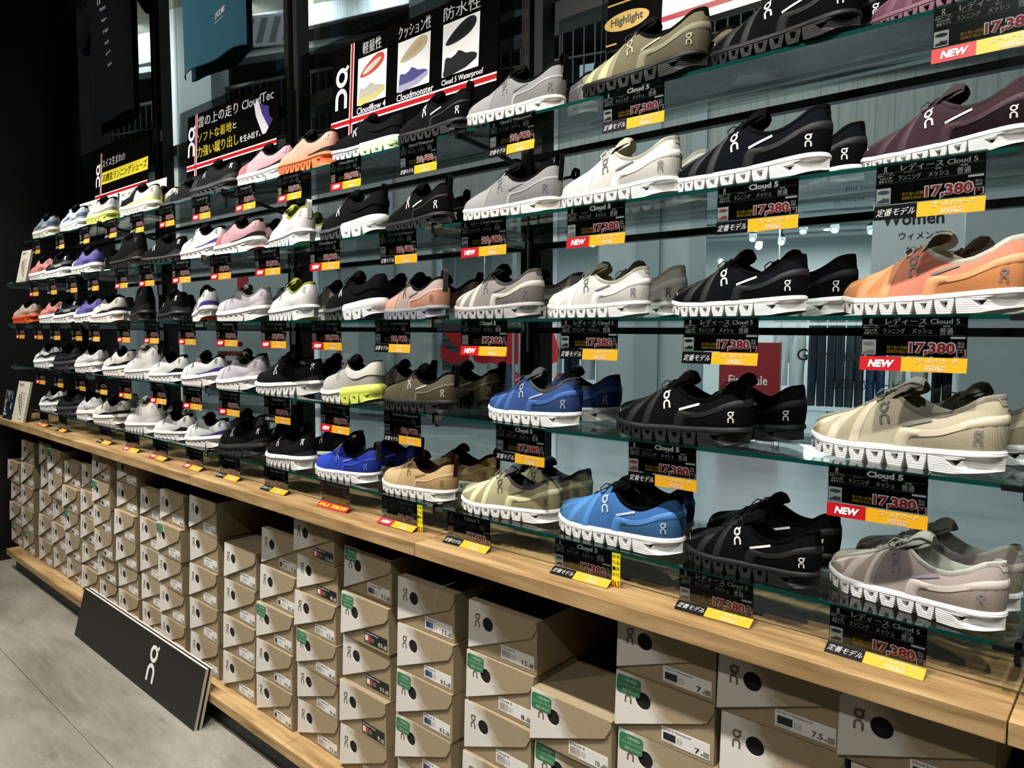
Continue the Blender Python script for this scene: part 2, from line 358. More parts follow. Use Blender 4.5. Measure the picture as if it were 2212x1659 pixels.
        rows = [[inset(q, .0005, q.z-.007) for q in pts], [inset(q, -.0022, q.z-.003) for q in pts], [inset(q, -.001, q.z+.0035) for q in pts], [inset(q, .003, q.z+.004) for q in pts], [inset(q, .006, q.z-.001) for q in pts], [inset(q, .007, (q.z+.055+p['dz'])/2) for q in pts], [inset(q, .006, .052+p['dz']) for q in pts]]
        mb.grid(rows); mb.add(rows[-1], [tuple(range(len(pts)))]); R['collar_lining'] = mb.mesh('collar_lining', 50)
        # tongue
        mb = MB(); rows = []
        for i in range(11):
            t = i/10; x = .214-t*.100; w = (.004+.022*min(1, t*1.5))*(1 if t < .8 else sqrt(max(.2, 1-((t-.8)/.23)**2)))
            z = interp(x, s.ridge)-.0015 if x > .154 else interp(.154, s.ridge)-.001+.026*sin(min(1, (.154-x)/.040)*pi*.62)
            rows.append([(x-.003*abs(k)*t, k*w, z-abs(k)**2.2*w*(.45+.55*max(0, t-.5)*2)) for k in (-1, -.75, -.5, -.25, 0, .25, .5, .75, 1)])
        mb.grid(rows); r2 = [[(x-.004, y*.86, z-.005) for x, y, z in r] for r in rows[5:]]; mb.grid(r2, flip=True); mb.grid([rows[-1], r2[-1]])
        R['tongue'] = mb.mesh('tongue', 60)
        if s.st in ('cloud', 'monster', 'surfer', 'cloudx'):
            mb = MB(); s.patch(mb, lambda i, j: (.84+.16*i, .985-(.01+.13*min(1, i*2.4))*(1-j)), 12, 3, .0011); R['heel_tab'] = mb.mesh('heel_tab', 60, weld=.0005)
        # laces
        mb = MB()
        for i in range(5):
            x = .205-.0115*i; za = interp(x, s.ridge); zb = interp(x-.006, s.ridge); g = max(0, min(1, (.212-x)/.062))*.015+.005
            for sg in (1, -1): mb.tube([(x+.002, g*sg*1.15, za-.0035), (x, g*sg, za+.0012), (x-.003, 0, (za+zb)/2+.0045), (x-.006, -g*sg, zb+.0012), (x-.007, -g*sg*1.15, zb-.003)], .0014, 5)
        z0 = interp(.156, s.ridge)+.0015
        if p.get('loop') is None:
            mb.tube([(.160, .004, z0), (.168, .014, z0+.002), (.175, .021, z0-.007), (.170, .024, z0-.016), (.163, .0225, z0-.012), (.160, .012, z0-.001)], .0013, 5)
            mb.tube([(.160, -.004, z0), (.150, -.012, z0+.006), (.160, -.017, z0+.003), (.166, -.008, z0+.002)], .0013, 5)
            mb.tube([(.158, .009, z0-.001), (.160, .013, z0-.0015)], .0032, 8)
        R['laces'] = mb.mesh('laces', 60)
        # overlays
        ux = s.ux
        if s.st in ('cloud', 'wp'):
            mb = MB(); uA = lambda a: ux(.193-.022*a)
            s.patch(mb, lambda i, j: (.004+(uA(j)-.004)*i, .0+.93*j*(1-.0*i)), 16, 10, .0008); R['toe_panel'] = mb.mesh('toe_panel', 60)
            HB_ = [(.124, -.02), (.121, .16), (.112, .35), (.094, .455), (.066, .52), (.036, .575)]
            pth = s.path(HB_+[None]); lo = [q for q in pth]
            def ah(u):
                for (a0, b0), (a1, b1) in zip(lo, lo[1:]):
                    if a0 <= u <= a1: return max(0, b0+(b1-b0)*(u-a0)/max(1e-9, a1-a0))
                return .6
            mb = MB(); u0 = lo[0][0]+.004
            s.patch(mb, lambda i, j: (u0+(1-u0)*i, ah(u0+(1-u0)*i)*j), 30, 6, .0007); R['heel_panel'] = mb.mesh('heel_panel', 60)
            mb = MB(); wp = s.st == 'wp'
            s.ribbon(mb, pth, .0026 if wp else .0062, .0018)
            if not wp:
                s.ribbon(mb, s.path([(.196, -.02), (.190, .3), (.180, .65), (.166, .95)]), .0052, .0018)
                s.ribbon(mb, s.path([(.236, -.02), (.226, .35), (.212, .66), (.200, .86)]), .0085, .0017)
            s.ribbon(mb, s.path([(.283, .14), (.268, .36), (.242, .60), (.212, .84)]), .0066 if not wp else .003, .0016)
            s.patch(mb, lambda i, j: (.004+.24*i, .0+.09*j), 14, 1, .0013)
            R['overlay_band'] = mb.mesh('overlay_band', 60, weld=.0005)
            b2 = MB(); b2.add([(-.5, 0, -.055), (.5, 0, -.055), (.5, 0, .055), (-.5, 0, .055)], [(0, 1, 2, 3)])
            fine = MB(); fine.grid([[(-.5+i/12, 0, z) for z in (-.05, .05)] for i in range(13)])
            R['reflective_bar'] = s.onside(fine, .098, .71, .044, radians(17)).mesh('reflective_bar', 60)
            R['toe_bar'] = s.onside(fine, .270, .42, .014, radians(-38)).mesh('toe_bar', 60)
        elif s.st in ('monster', 'stratus'):
            mb = MB(); u0 = ux(.21); lo = .16 if s.st == 'monster' else .02
            s.patch(mb, lambda i, j: (u0+(1-u0)*i, lo+(.12 if s.st == 'monster' else 0)*i+(.03+.24*min(1, i*2.2))*j), 26, 3, .0013); R['side_band'] = mb.mesh('side_band', 60)
            if s.st == 'stratus':
                mb = MB(); s.patch(mb, lambda i, j: (ux(.150-.03*j)+(1-ux(.150-.03*j))*i, .985*j), 20, 10, .0007); R['heel_panel'] = mb.mesh('heel_panel', 60, weld=.0004)
            mb = MB(); s.patch(mb, lambda i, j: (.0+ux(.225)*i, .0+.9*j), 10, 8, .0009); R['toe_panel'] = mb.mesh('toe_panel', 60)
            if s.st == 'monster':
                b2 = MB(); put(b2, 'RUNNING', -.5, .5, -.09, .09); R['side_lettering'] = s.onside(b2, .085, .40, .085, radians(4), .003).mesh('side_lettering', 60)
        elif s.st == 'surfer':
            mb = MB(); u0 = ux(.15); s.patch(mb, lambda i, j: (u0+(1-u0)*i, .0+.02+(.04+.20*min(1, i*1.5))*j*(1-.15*i)+.10*i), 22, 3, .0012); R['side_band'] = mb.mesh('side_band', 60)
            mb = MB(); s.patch(mb, lambda i, j: (.0+ux(.215)*i, .0+.9*j), 10, 8, .0009); s.patch(mb, lambda i, j: (ux(.222)+.028*j, .8*i), 8, 1, .0016); R['toe_panel'] = mb.mesh('toe_panel', 60)
        elif s.st in ('flow', 'hitop'):
            mb = MB(); u0 = ux(.10); s.patch(mb, lambda i, j: (u0+(1-u0)*i, .05+.28*j*(.3+.7*i)), 18, 3, .0012); R['side_band'] = mb.mesh('side_band', 60)
        elif s.st == 'flyer':
            mb = MB(); u0 = ux(.13); s.patch(mb, lambda i, j: (u0+(1-u0)*i, .42+.14*(1-i)+(.99-.42-.14*(1-i))*j), 20, 5, .0035); R['heel_panel'] = mb.mesh('heel_panel', 60)
        elif s.st == 'cloudx':
            mb = MB(); u0 = ux(.125); s.patch(mb, lambda i, j: (u0+(1-u0)*i, .0+.30*j*(min(1, i*2.5)*(1-.45*max(0, i-.45)/.55))), 20, 3, .0012); R['side_band'] = mb.mesh('side_band', 60)
        # marks
        lg = MB(); ringlogo(lg, 0, 0, 1)
        R['side_logo'] = s.onside(lg, .150 if s.st in ('cloud', 'wp') else .176, .50 if s.st in ('cloud', 'wp') else .52, .033, radians(14)).mesh('side_logo', 60)
        R['heel_logo'] = s.onside(lg, .022, .30 if s.st in ('cloud', 'wp') else .72, .020, radians(0), .0028).mesh('heel_logo', 60)
        # heel loop
        mb = MB(); hz = s.Q[-1].z; big = 1
        for dx, w in ((0, .0075),):
            path = [(-.0055, hz-.038), (-.008, hz-.015), (-.0105, hz+.008), (-.0095, hz+.019), (-.004, hz+.022), (.002, hz+.016), (.006, hz+.002)]
            mb.grid([[(x, -w, z), (x, w, z)] for x, z in path]); mb.grid([[(x+.0022, -w, z-.001), (x+.0022, w, z-.001)] for x, z in path], flip=True)
            for sg in (-1, 1): mb.grid([[(x, sg*w, z), (x+.0022, sg*w, z-.001)] for x, z in path])
        R['heel_loop'] = mb.mesh('heel_loop', 60)
        s.sole(R); return R
    def sole(s, R):
        p = s.p; zt = lambda x: interp(x, p['zt']); zb = lambda x: interp(x, p['btm']); rim = p['rim']; fr = MB(); rr = MB(); ot = MB(); split = p.get('split', -1)
        def ring(off, fz):
            out = []
            for i, b in enumerate(OL):
                a = OL[max(0, i-1)]; c = OL[min(NS, i+1)]; t = (c-a); nx, ny = t.y, -t.x; l = math.hypot(nx, ny) or 1; nx, ny = -nx/l, -ny/l
                if i == 0: nx, ny = 1, 0
                if i == NS: nx, ny = -1, 0
                if ny < 0: nx, ny = -nx, -ny
                if i not in (0, NS) and (b.x-.14)*nx < 0 and abs(ny) < .5: nx = -nx
                out.append(Vector((b.x+nx*off, b.y+ny*off, fz(b.x))))
            return out
        def full(r): return r+[Vector((q.x, -q.y, q.z)) for q in r[-2:0:-1]]
        def rimband(mb, levels, x0, x1):
            rows = [full(ring(o, f)) for o, f in levels]
            keep = [i for i, q in enumerate(rows[0]) if x0 <= q.x <= x1]
            if len(keep) == len(rows[0]):
                mb.grid(rows, wrap=True); mb.add(rows[0], [tuple(range(len(rows[0])))]); mb.add(rows[-1], [tuple(range(len(rows[0])))[::-1]])
            else:
                n = len(rows[0]); st = [i for i in keep if (i-1) % n not in keep][0]; order = []
                i = st
                while i in keep: order.append(i); i = (i+1) % n
                rows = [[r[i] for i in order] for r in rows]; mb.grid(rows)
                k = len(order); mb.add(rows[0], [tuple(range(k))]); mb.add(rows[-1], [tuple(range(k))[::-1]]); mb.add([r[0] for r in rows]+[r[-1] for r in rows[::-1]], [tuple(range(2*len(rows)))])
        thick = {'cloud': 0, 'wp': 0}.get(s.st, .0015)
        lev = [(.0025+thick, lambda x: zt(x)-rim), (.0045+thick*2, lambda x: zt(x)-rim*.72), (.0042+thick, lambda x: zt(x)-rim*.28), (.0036, lambda x: zt(x)-.001), (.0012, lambda x: zt(x)+.0012)]
        big = [(.004, lambda x: zt(x)-.028), (.0085, lambda x: zt(x)-.020), (.0095, lambda x: zt(x)-.010), (.0065, lambda x: zt(x)-.001), (.002, lambda x: zt(x)+.004)]
        if split > 0: rimband(fr, lev, split-.012, 1); rimband(rr, big, -1, split)
        else: rimband(fr, lev, -1, 1)
        # pods
        xs = []; x1 = .289; xe = p['heel']; n = p['n']; w0, w1 = .7, 1.15; tot = sum(w0+(w1-w0)*i/(n-1) for i in range(n)); x = x1
        for i in range(n):
            w = (x1-xe)*(w0+(w1-w0)*i/(n-1))/tot; xs.append((x-w, x)); x -= w
        if split > 0: rear = [(.103, split-.004), (.054, .1005), (-.0045, .051)]
        else: rear = [(-.0045, xe)]
        kind = p['hole']
        for (a, b), isr in [(q, 0) for q in xs]+[(q, 1) for q in rear]:
            mb = rr if split > 0 and isr else fr; gap = min(.0044, (b-a)*.15) if kind in ('trap', 'slant') else (b-a)*.07; fl = .006 if isr and split > 0 else .003
            if kind == 'zig': gap = 0
            if isr and not split > 0: gap = gap*.6
            xa, xb = a+(gap*.30 if a > 0 else 0), b-gap*.30; NX = 10 if isr or b > .27 else 6; NZ = 5
            top = lambda x: zt(x)-(rim-.001 if not (split > 0 and isr) else .024); sl = {'slant': .008, 'zig': .010}.get(kind, 0)
            def pt(fx, fz, shr=0, hole=False):
                # fx along x 0..1 (toe->heel is 1->0), fz 0 bottom..1 top ; taper below
                g = gap*(.95*(1-fz)**1.6) if not hole else 0; X0 = xa+g*(1 if a > 0 else 0); X1 = xb-g
                x = X0+(X1-X0)*fx; lo = zb(x); t_ = top(x); z = lo+(t_-lo)*fz
                return x+sl*(1-fz)*(0 if (a < 0 or b > .285) else 1), z
            per = [(i/NX, 1) for i in range(NX)]+[(1, 1-i/NZ) for i in range(NZ)]+[(1-i/NX, 0) for i in range(NX)]+[(0, i/NZ) for i in range(NZ)]
            out = [pt(*q) for q in per]; hol = []
            hx0, hx1, hz0, hz1 = {'trap': (.30, .72, .40, .86), 'round': (.28, .74, .32, .84), 'zig': (.12, .80, .60, .86), 'slant': (.34, .70, .34, .82)}[kind]
            if isr: hx0, hx1, hz0, hz1 = (.46, .72, .42, .80) if not split > 0 else (.32, .70, .40, .84)
            if kind in ('zig',) and isr: hx0, hx1, hz0, hz1 = .62, .9, .7, .82
            for fx, fz in per:
                X, Z = hx0+(hx1-hx0)*fx, hz0+(hz1-hz0)*fz
                if kind in ('trap', 'slant') : X += (.10*(1-fz))*(.5-fx)*2
                if kind == 'round':
                    ang = math.atan2(fz-.5, fx-.5); X = (hx0+hx1)/2+cos(ang)*(hx1-hx0)/2*1.05; Z = (hz0+hz1)/2+sin(ang)*(hz1-hz0)/2*1.05
                if kind == 'zig': Z += .22*(fx-.5)
                hol.append(pt(X, Z, hole=True))
            def wy(x, z):
                h = max(0, min(1, (zt(x)-z)/max(.01, zt(x)))); xx = max(.0005, min(.2895, x)); base = halfw(xx)
                e = min(1, max(0, (x+.0045)/.004), max(0, (.2925-x)/.003)) if (x < 0 or x > .289) else 1
                if x < 0: base = .0105*e
                return base+(.0032+fl*.35*(1-h)*h*4+(.005 if isr and split > 0 else 0))*e
            n_ = len(per)
            for sg in (1, -1):
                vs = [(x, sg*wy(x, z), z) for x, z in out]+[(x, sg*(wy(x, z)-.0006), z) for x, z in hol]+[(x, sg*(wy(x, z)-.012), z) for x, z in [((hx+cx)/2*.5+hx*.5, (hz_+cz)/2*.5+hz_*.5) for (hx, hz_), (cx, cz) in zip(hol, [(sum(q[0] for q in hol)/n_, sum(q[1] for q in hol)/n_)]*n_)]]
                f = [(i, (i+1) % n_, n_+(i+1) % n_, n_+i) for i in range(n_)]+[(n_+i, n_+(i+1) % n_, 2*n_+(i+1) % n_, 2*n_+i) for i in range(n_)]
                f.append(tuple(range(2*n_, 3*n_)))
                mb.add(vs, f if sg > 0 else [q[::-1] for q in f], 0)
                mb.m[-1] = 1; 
            mb.add([(x, wy(x, z), z) for x, z in out]+[(x, -wy(x, z), z) for x, z in out], [(i, i+n_, (i+1) % n_+n_, (i+1) % n_) for i in range(n_)])
            # outsole pad under the pod
            bx = [pt(1-i/NX, 0) for i in range(NX+1)]
            if a < .10 or b < .10 or kind == 'zig' or isr: ot.grid([[(x, wy(x, z)*k*.96, z-.0004-.001*(1-abs(k))) for k in (-1, -.4, .4, 1)] for x, z in bx])
        R['midsole'] = fr.mesh('midsole', 35, nmat=2)
        if split > 0: R['rear_midsole'] = rr.mesh('rear_midsole', 35, nmat=2)
        R['outsole'] = ot.mesh('outsole', 35)
SHC = {}
def make_shoe(st, sch, shelf, X, Y, yw, s, label, loop):
    if st not in SHC: SHC[st] = Shoe(st).build()
    R = SHC[st]; up_, toe, heel, band, lin_, sole, rear, out_, logo = ['#'+c for c in SC[sch].split()]
    t = thing('running_shoe', (X, Y, SHZ[shelf]), (0, 0, 0), label=label, cat='shoe')
    # centre the shoe: toe points to -X, shown side to -Y
    a = radians(yw); t.rotation_euler = (0, 0, pi+a); t.scale = (s, s, s)
    off = Vector((-.145*s, 0, 0)); off.rotate(t.rotation_euler); t.location = Vector((X, Y, SHZ[shelf]+.0012))+off
    knit = .62 if st == 'cloud' else .7
    mats = {'upper': fabric(up_, knit), 'toe_panel': fabric(toe, 1.0 if st == 'cloud' else .7), 'heel_panel': fabric(heel, 1.0 if st == 'cloud' else .7), 'collar_lining': fabric(lin_, 1), 'tongue': fabric(lin_, 1), 'heel_tab': fabric(lin_, 1),
            'laces': plain(LACE.get(sch, lin_), .8), 'overlay_band': plain(band, .62, spec=.3), 'side_band': plain(band, .6, spec=.35), 'side_lettering': plain(logo, .5), 'side_logo': plain(logo, .4), 'heel_logo': plain(logo, .4),
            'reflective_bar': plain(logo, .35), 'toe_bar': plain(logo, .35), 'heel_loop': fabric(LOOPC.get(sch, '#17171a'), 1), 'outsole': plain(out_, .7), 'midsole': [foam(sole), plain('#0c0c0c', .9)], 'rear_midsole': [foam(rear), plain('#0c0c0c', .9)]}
    for k, me in R.items():
        if k == 'heel_loop' and not (st == 'wp' or loop): continue
        if k == 'side_lettering' and sch in ('peachorange',): pass
        obj(k, me, mats[k], t)
    return t
# ------------------------------------------------------------------ catalogue (style, colours, shelf, x, y, turn, size, label, loop)
SHOES=[
('monster','bluegrey', 1, 0.313, 1.324, 4.0, 0.88, 'blue-grey running shoe with a cream sole, far left end of the top shelf', 0),
('monster','iceblue', 1, 0.767, 1.324, 4.0, 0.88, 'ice-blue running shoe with a navy heel band, top shelf at left', 0),
('monster','greyvolt', 1, 1.145, 1.324, 4.0, 0.88, 'pale grey running shoe on a lime yellow sole, top shelf at left', 0),
('stratus','creamvolt', 1, 1.566, 1.331, 8.0, 0.92, 'black-toed running shoe with a cream heel and lime band on the top shelf', 0),
('stratus','creamvolt', 1, 1.609, 1.4, 8.0, 0.87, 'cream-heeled shoe peeking out behind the graphite shoes on the top shelf', 0),
('surfer','graphite', 1, 1.863, 1.4, 12.0, 0.87, 'smaller looking of the two graphite shoes, the left one on the top shelf', 0),
('surfer','graphite', 1, 2.257, 1.331, 8.0, 0.92, 'graphite shoe with a glossy dark sole on the top shelf', 0),
('surfer','pinklilac', 1, 2.616, 1.331, 8.0, 0.92, 'pink and lilac shoe with a white sole on the top shelf under the headline board', 0),
('flow','peach', 1, 2.881, 1.325, 2.9, 0.92, 'peach orange shoe with an orange midsole and black collar on the top shelf', 0),
('flyer','mintfly', 1, 3.175, 1.335, 14.0, 0.86, 'black shoe with a thick mint green rear sole on the top shelf', 0),
('wp','blackwp', 1, 3.479, 1.319, -2.6, 0.92, 'all-black waterproof shoe with a heel loop on the top shelf', 0),
('wp','greywp', 1, 3.751, 1.326, 2.9, 0.95, 'light grey waterproof shoe with a white sole on the top shelf', 0),
('wp','greywp', 1, 3.804, 1.4, 2.8, 0.87, 'grey partner shoe behind the heel of the grey waterproof shoe on the top shelf', 0),
('cloud','olive', 1, 4.104, 1.323, -6.0, 1.027, 'olive shoe with a pale lime toe and black sole on the top shelf', 0),
('cloud','olive', 1, 4.152, 1.4, -9.3, 0.87, 'olive partner shoe mostly hidden behind the lime-toed olive shoe, top shelf', 0),
('cloud','black5', 1, 4.388, 1.323, -7.9, 0.955, 'all-black shoe cut by the photo top edge on the top shelf, right part', 0),
('cloud','black5', 1, 4.436, 1.4, -12.4, 0.87, 'black partner shoe behind the all-black shoe at right of the top shelf', 0),
('cloud','mauve', 1, 4.649, 1.336, -18.0, 0.86, 'mauve shoe of which only the sole shows at the top right corner', 0),
('monster','coral', 2, 0.441, 1.263, 4.0, 0.88, 'white and coral shoe with a white sole at the left end of the second shelf', 0),
('monster','blackgrey', 2, 0.711, 1.263, 4.0, 0.88, 'black and grey shoe with light lettering on the second shelf', 0),
('monster','violet', 2, 1.102, 1.263, 4.0, 0.88, 'violet shoe with a white sole on the second shelf', 0),
('cloudx','blackx', 2, 1.07, 1.39, 22.0, 0.92, 'black shoe with a white sole pointing out from behind the black high-top, second shelf', 0),
('hitop','hiblack', 2, 1.592, 1.263, 2.0, 0.92, 'tall black high-top shoe on the second shelf', 0),
('cloudx','trainblack', 2, 1.93, 1.273, 11.5, 0.88, 'low all-black trainer with a white mark, right of the high-top on the second shelf', 0),
('surfer','whitepurple', 2, 2.285, 1.264, 4.7, 0.88, 'white shoe with a purple stripe and orange outsole on the second shelf', 0),
('surfer','pinklilac', 2, 2.55, 1.263, 4.0, 0.88, 'pink and lilac shoe with a black heel wedge on the second shelf', 0),
('surfer','pinklilac', 2, 2.551, 1.39, 5.0, 0.92, 'pink partner shoe half hidden behind the white loop-heeled shoe, second shelf', 0),
('flow','whiteflow', 2, 2.873, 1.266, -10.8, 0.92, 'white shoe with a big heel loop and lime lining on the second shelf', 1),
('flow','whiteflow', 2, 2.802, 1.39, 5.0, 0.92, 'white partner shoe just showing behind the black and white shoe, second shelf', 0),
('flyer','blackfly', 2, 3.197, 1.263, 1.4, 0.92, 'black shoe with a thick white rear sole on the second shelf', 1),
('wp','blackwp', 2, 3.479, 1.264, -9.5, 0.92, 'black waterproof shoe with white piping and heel loop on the second shelf', 0),
('wp','blackwp', 2, 3.377, 1.39, 5.0, 0.92, 'black partner shoe behind the black waterproof shoe on the second shelf', 0),
('wp','greywp', 2, 3.796, 1.263, 0.2, 0.95, 'grey waterproof shoe with a white sole and black loop on the second shelf', 0),
('wp','greywp', 2, 3.739, 1.39, 3.2, 0.95, 'grey partner shoe behind the grey waterproof shoe on the second shelf', 0),
('cloud','white5', 2, 4.089, 1.26, -5.6, 0.973, 'off-white knit shoe at the front of the second shelf', 0),
('cloud','white5', 2, 4.093, 1.39, -8.7, 0.95, 'off-white partner shoe behind the off-white shoe on the second shelf', 0),
('cloud','navy5', 2, 4.36, 1.265, -7.7, 0.998, 'navy black shoe with a white sole on the second shelf', 0),
('cloud','navy5', 2, 4.387, 1.39, -10.9, 0.95, 'navy partner shoe behind the navy black shoe on the second shelf', 0),
('cloud','burgundy', 2, 4.663, 1.275, -18.0, 0.86, 'burgundy shoe with a white sole at the right end of the second shelf', 0),
('monster','peachorange', 3, 0.105, 1.267, 7.2, 0.88, 'pale shoe on a bright orange sole at the left end of the middle shelf', 0),
('monster','coral', 3, 0.581, 1.263, 4.0, 0.88, 'white and coral shoe on the middle shelf beside the orange-soled one', 0),
('monster','blackgrey', 3, 0.817, 1.263, 4.0, 0.88, 'black and grey shoe with a white sole on the middle shelf', 0),
('monster','violet', 3, 1.115, 1.263, 4.0, 0.88, 'violet shoe with a white sole on the middle shelf', 0),
('stratus','creamband', 3, 1.35, 1.263, 4.0, 0.88, 'cream shoe with a black side wedge on the middle shelf', 0),
('stratus','navywhite', 3, 1.095, 1.39, 5.0, 0.92, 'navy and white shoe behind the cream one on the middle shelf', 0),
('hitop','hiblack', 3, 1.701, 1.272, -14.0, 0.92, 'black high-top seen from its heel on the middle shelf', 0),
('cloudx','trainblack', 3, 2.015, 1.265, -10.0, 0.92, 'black trainer seen from its heel on the middle shelf', 0),
('cloudx','trainblack', 3, 1.803, 1.39, -10.0, 0.92, 'black partner trainer behind the heel-on trainer, middle shelf', 0),
('surfer','whitepurple', 3, 2.254, 1.282, -20.0, 0.92, 'white shoe with a purple stripe seen heel-on, middle shelf', 0),
('surfer','lilac', 3, 2.557, 1.27, 9.0, 0.88, 'pale lilac shoe with a thick white zigzag sole on the middle shelf', 0),
('flow','whiteflow', 3, 2.883, 1.261, -7.6, 0.92, 'white shoe with lime lining on the middle shelf', 0),
('surfer','greyback', 3, 2.631, 1.39, 5.0, 0.92, 'grey shoe showing between the lilac and white shoes on the middle shelf', 0),
('flow','greyfly', 3, 2.91, 1.39, 5.0, 0.92, 'grey-green shoe standing behind the black and white shoe, middle shelf', 0),
('flyer','blackfly', 3, 3.21, 1.258, -2.8, 0.92, 'black shoe with a big white rear sole on the middle shelf', 0),
('flyer','blackfly', 3, 3.228, 1.39, 5.0, 0.92, 'black shoe behind the pink waterproof shoe on the middle shelf', 0),
('wp','pinkwp', 3, 3.462, 1.265, -10.0, 0.92, 'dusty pink waterproof shoe with a grey sole', 0),
('wp','brownwp', 3, 3.421, 1.39, 5.0, 0.95, 'brown shoe behind the grey mauve shoe on the middle shelf', 0),
('cloud','greymauve', 3, 3.759, 1.259, -5.7, 0.95, 'grey mauve knit shoe with a grey sole on the middle shelf', 0),
('cloud','greymauve', 3, 3.766, 1.39, 3.1, 0.95, 'grey partner shoe behind the grey mauve shoe', 0),
('cloud','white5', 3, 4.045, 1.254, -3.8, 0.86, 'off-white shoe at the front of the middle shelf', 0),
('cloud','white5', 3, 4.041, 1.39, -6.7, 0.95, 'off-white partner shoe right behind on the middle shelf', 0),
('cloud','navy5', 3, 4.347, 1.259, -7.6, 0.891, 'navy black shoe with a white sole on the middle shelf', 0),
('cloud','navy5', 3, 4.381, 1.39, -10.9, 0.95, 'navy partner shoe behind the navy black shoe on the middle shelf', 0),
('cloud','coral5', 3, 4.652, 1.281, -18.0, 0.953, 'coral orange shoe with white laces and white sole, right end of the middle shelf', 0),
('cloud','coral5', 3, 4.684, 1.39, -21.0, 0.95, 'coral partner shoe behind the coral orange shoe, cut by the right edge', 0),
('monster','whiteband', 4, 0.453, 1.265, 5.0, 0.88, 'white shoe with a black band at the left end of the fourth shelf', 0),
('monster','darkmonster', 4, 0.782, 1.263, 4.0, 0.88, 'dark charcoal shoe on the fourth shelf', 0),
('monster','whitelilac', 4, 1.097, 1.265, 5.3, 0.88, 'white and pale lilac shoe with a black collar on the fourth shelf', 0),
('stratus','creamband', 4, 1.461, 1.263, 4.0, 0.88, 'cream shoe with a black side wedge on the fourth shelf', 0),
('hitop','hiwhite', 4, 1.708, 1.264, 4.6, 0.88, 'tall white high-top on the fourth shelf', 1),
('cloudx','whitex', 4, 1.96, 1.263, 4.0, 0.88, 'white shoe with black lining and black wedge on the fourth shelf', 0),
('surfer','whitepurple', 4, 2.261, 1.263, 4.0, 0.88, 'white shoe with a purple stripe on the fourth shelf', 0),
('surfer','lilac', 4, 2.538, 1.263, 4.0, 0.88, 'pale lilac shoe with zigzag sole on the fourth shelf', 0),
('surfer','greyback', 4, 2.324, 1.39, 5.0, 0.92, 'grey shoe behind the pale lilac one on the fourth shelf', 0),
('flow','blackflow', 4, 2.82, 1.278, 14.0, 0.92, 'charcoal shoe with a chunky white sole on the fourth shelf', 0),
('flow','greyback', 4, 2.626, 1.39, 5.0, 0.92, 'grey shoe hidden behind the charcoal shoe on the fourth shelf', 0),
('flow','blackflow', 4, 2.901, 1.39, 5.0, 0.92, 'black shoe behind the lime-soled cream shoe on the fourth shelf', 0),
('flyer','creamfly', 4, 3.19, 1.259, -1.8, 0.92, 'cream shoe with a lime yellow rear sole on the fourth shelf', 0),
('wp','greyfly', 4, 3.243, 1.39, 5.0, 0.92, 'grey-green shoe behind the olive waterproof shoe, left side, fourth shelf', 0),
('wp','olivewp', 4, 3.482, 1.26, -1.3, 0.92, 'olive waterproof shoe with a black sole on the fourth shelf', 0),
('wp','olivewp', 4, 3.504, 1.39, 4.0, 0.95, 'dark olive partner shoe with a striped loop on the fourth shelf', 0),
('cloud','blue5', 4, 3.869, 1.261, -7.1, 0.95, 'denim blue shoe with a white sole on the fourth shelf', 0),
('cloud','blue5', 4, 3.874, 1.39, 0.1, 0.95, 'dark blue partner shoe behind the denim blue shoe', 0),
('cloud','black5', 4, 4.238, 1.263, -6.9, 1.01, 'all-black shoe on the fourth shelf', 0),
('cloud','black5', 4, 4.299, 1.39, -10.3, 0.95, 'black partner shoe behind the all-black shoe on the fourth shelf', 0),
('cloud','beige5', 4, 4.62, 1.285, -16.8, 1.04, 'beige shoe with grey laces and white sole on the fourth shelf', 0),
('cloud','beige5', 4, 4.687, 1.43, -21.0, 0.95, 'shaded beige partner shoe behind the beige shoe, fourth shelf', 0),
('monster','whiteband', 5, 0.523, 1.263, 4.0, 0.88, 'white shoe with a black band at the left end of the lowest shelf', 0),
('monster','darkmonster', 5, 0.802, 1.263, 4.0, 0.88, 'dark charcoal shoe on the lowest shelf', 0),
('monster','whitelilac', 5, 1.076, 1.258, -6.0, 0.92, 'white and lilac shoe seen from its heel on the lowest shelf', 0),
('stratus','creamband', 5, 1.317, 1.268, 7.3, 0.88, 'cream shoe with a black side wedge on the lowest shelf', 0),
('stratus','greyback', 5, 1.111, 1.39, 5.0, 0.92, 'grey shoe behind the cream one on the lowest shelf', 0),
('hitop','hiwhite', 5, 1.699, 1.263, 2.0, 0.92, 'white high-top with a heel loop on the lowest shelf', 1),
('cloudx','whitex', 5, 1.991, 1.263, 4.0, 0.88, 'white shoe with black lining and black wedge on the lowest shelf', 0),
('cloudx','whitex', 5, 1.713, 1.39, 5.0, 0.92, 'white partner shoe behind the black-wedged white shoe, lowest shelf', 0),
('surfer','whitepurple', 5, 2.277, 1.263, 4.0, 0.88, 'white shoe with a purple stripe on the lowest shelf', 0),
('surfer','trainblack', 5, 2.547, 1.263, 4.0, 0.88, 'black shoe with a dark grey zigzag sole on the lowest shelf', 0),
('surfer','greyback', 5, 2.314, 1.39, 5.0, 0.92, 'grey brown shoe behind the black zigzag-soled shoe', 0),
('flow','blackflow', 5, 2.859, 1.257, -5.4, 0.92, 'black shoe with a chunky white sole on the lowest shelf', 0),
('flow','blackflow', 5, 2.607, 1.39, 5.0, 0.92, 'black partner shoe behind the chunky white-soled shoe, lowest shelf', 0),
('flow','blackflow', 5, 2.903, 1.39, 5.0, 0.92, 'black shoe behind the royal blue shoe on the lowest shelf', 0),
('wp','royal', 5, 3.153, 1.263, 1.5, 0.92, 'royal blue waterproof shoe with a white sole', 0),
('wp','darkroyal', 5, 3.185, 1.39, 5.0, 0.92, 'dark blue partner shoe behind the royal blue shoe', 0),
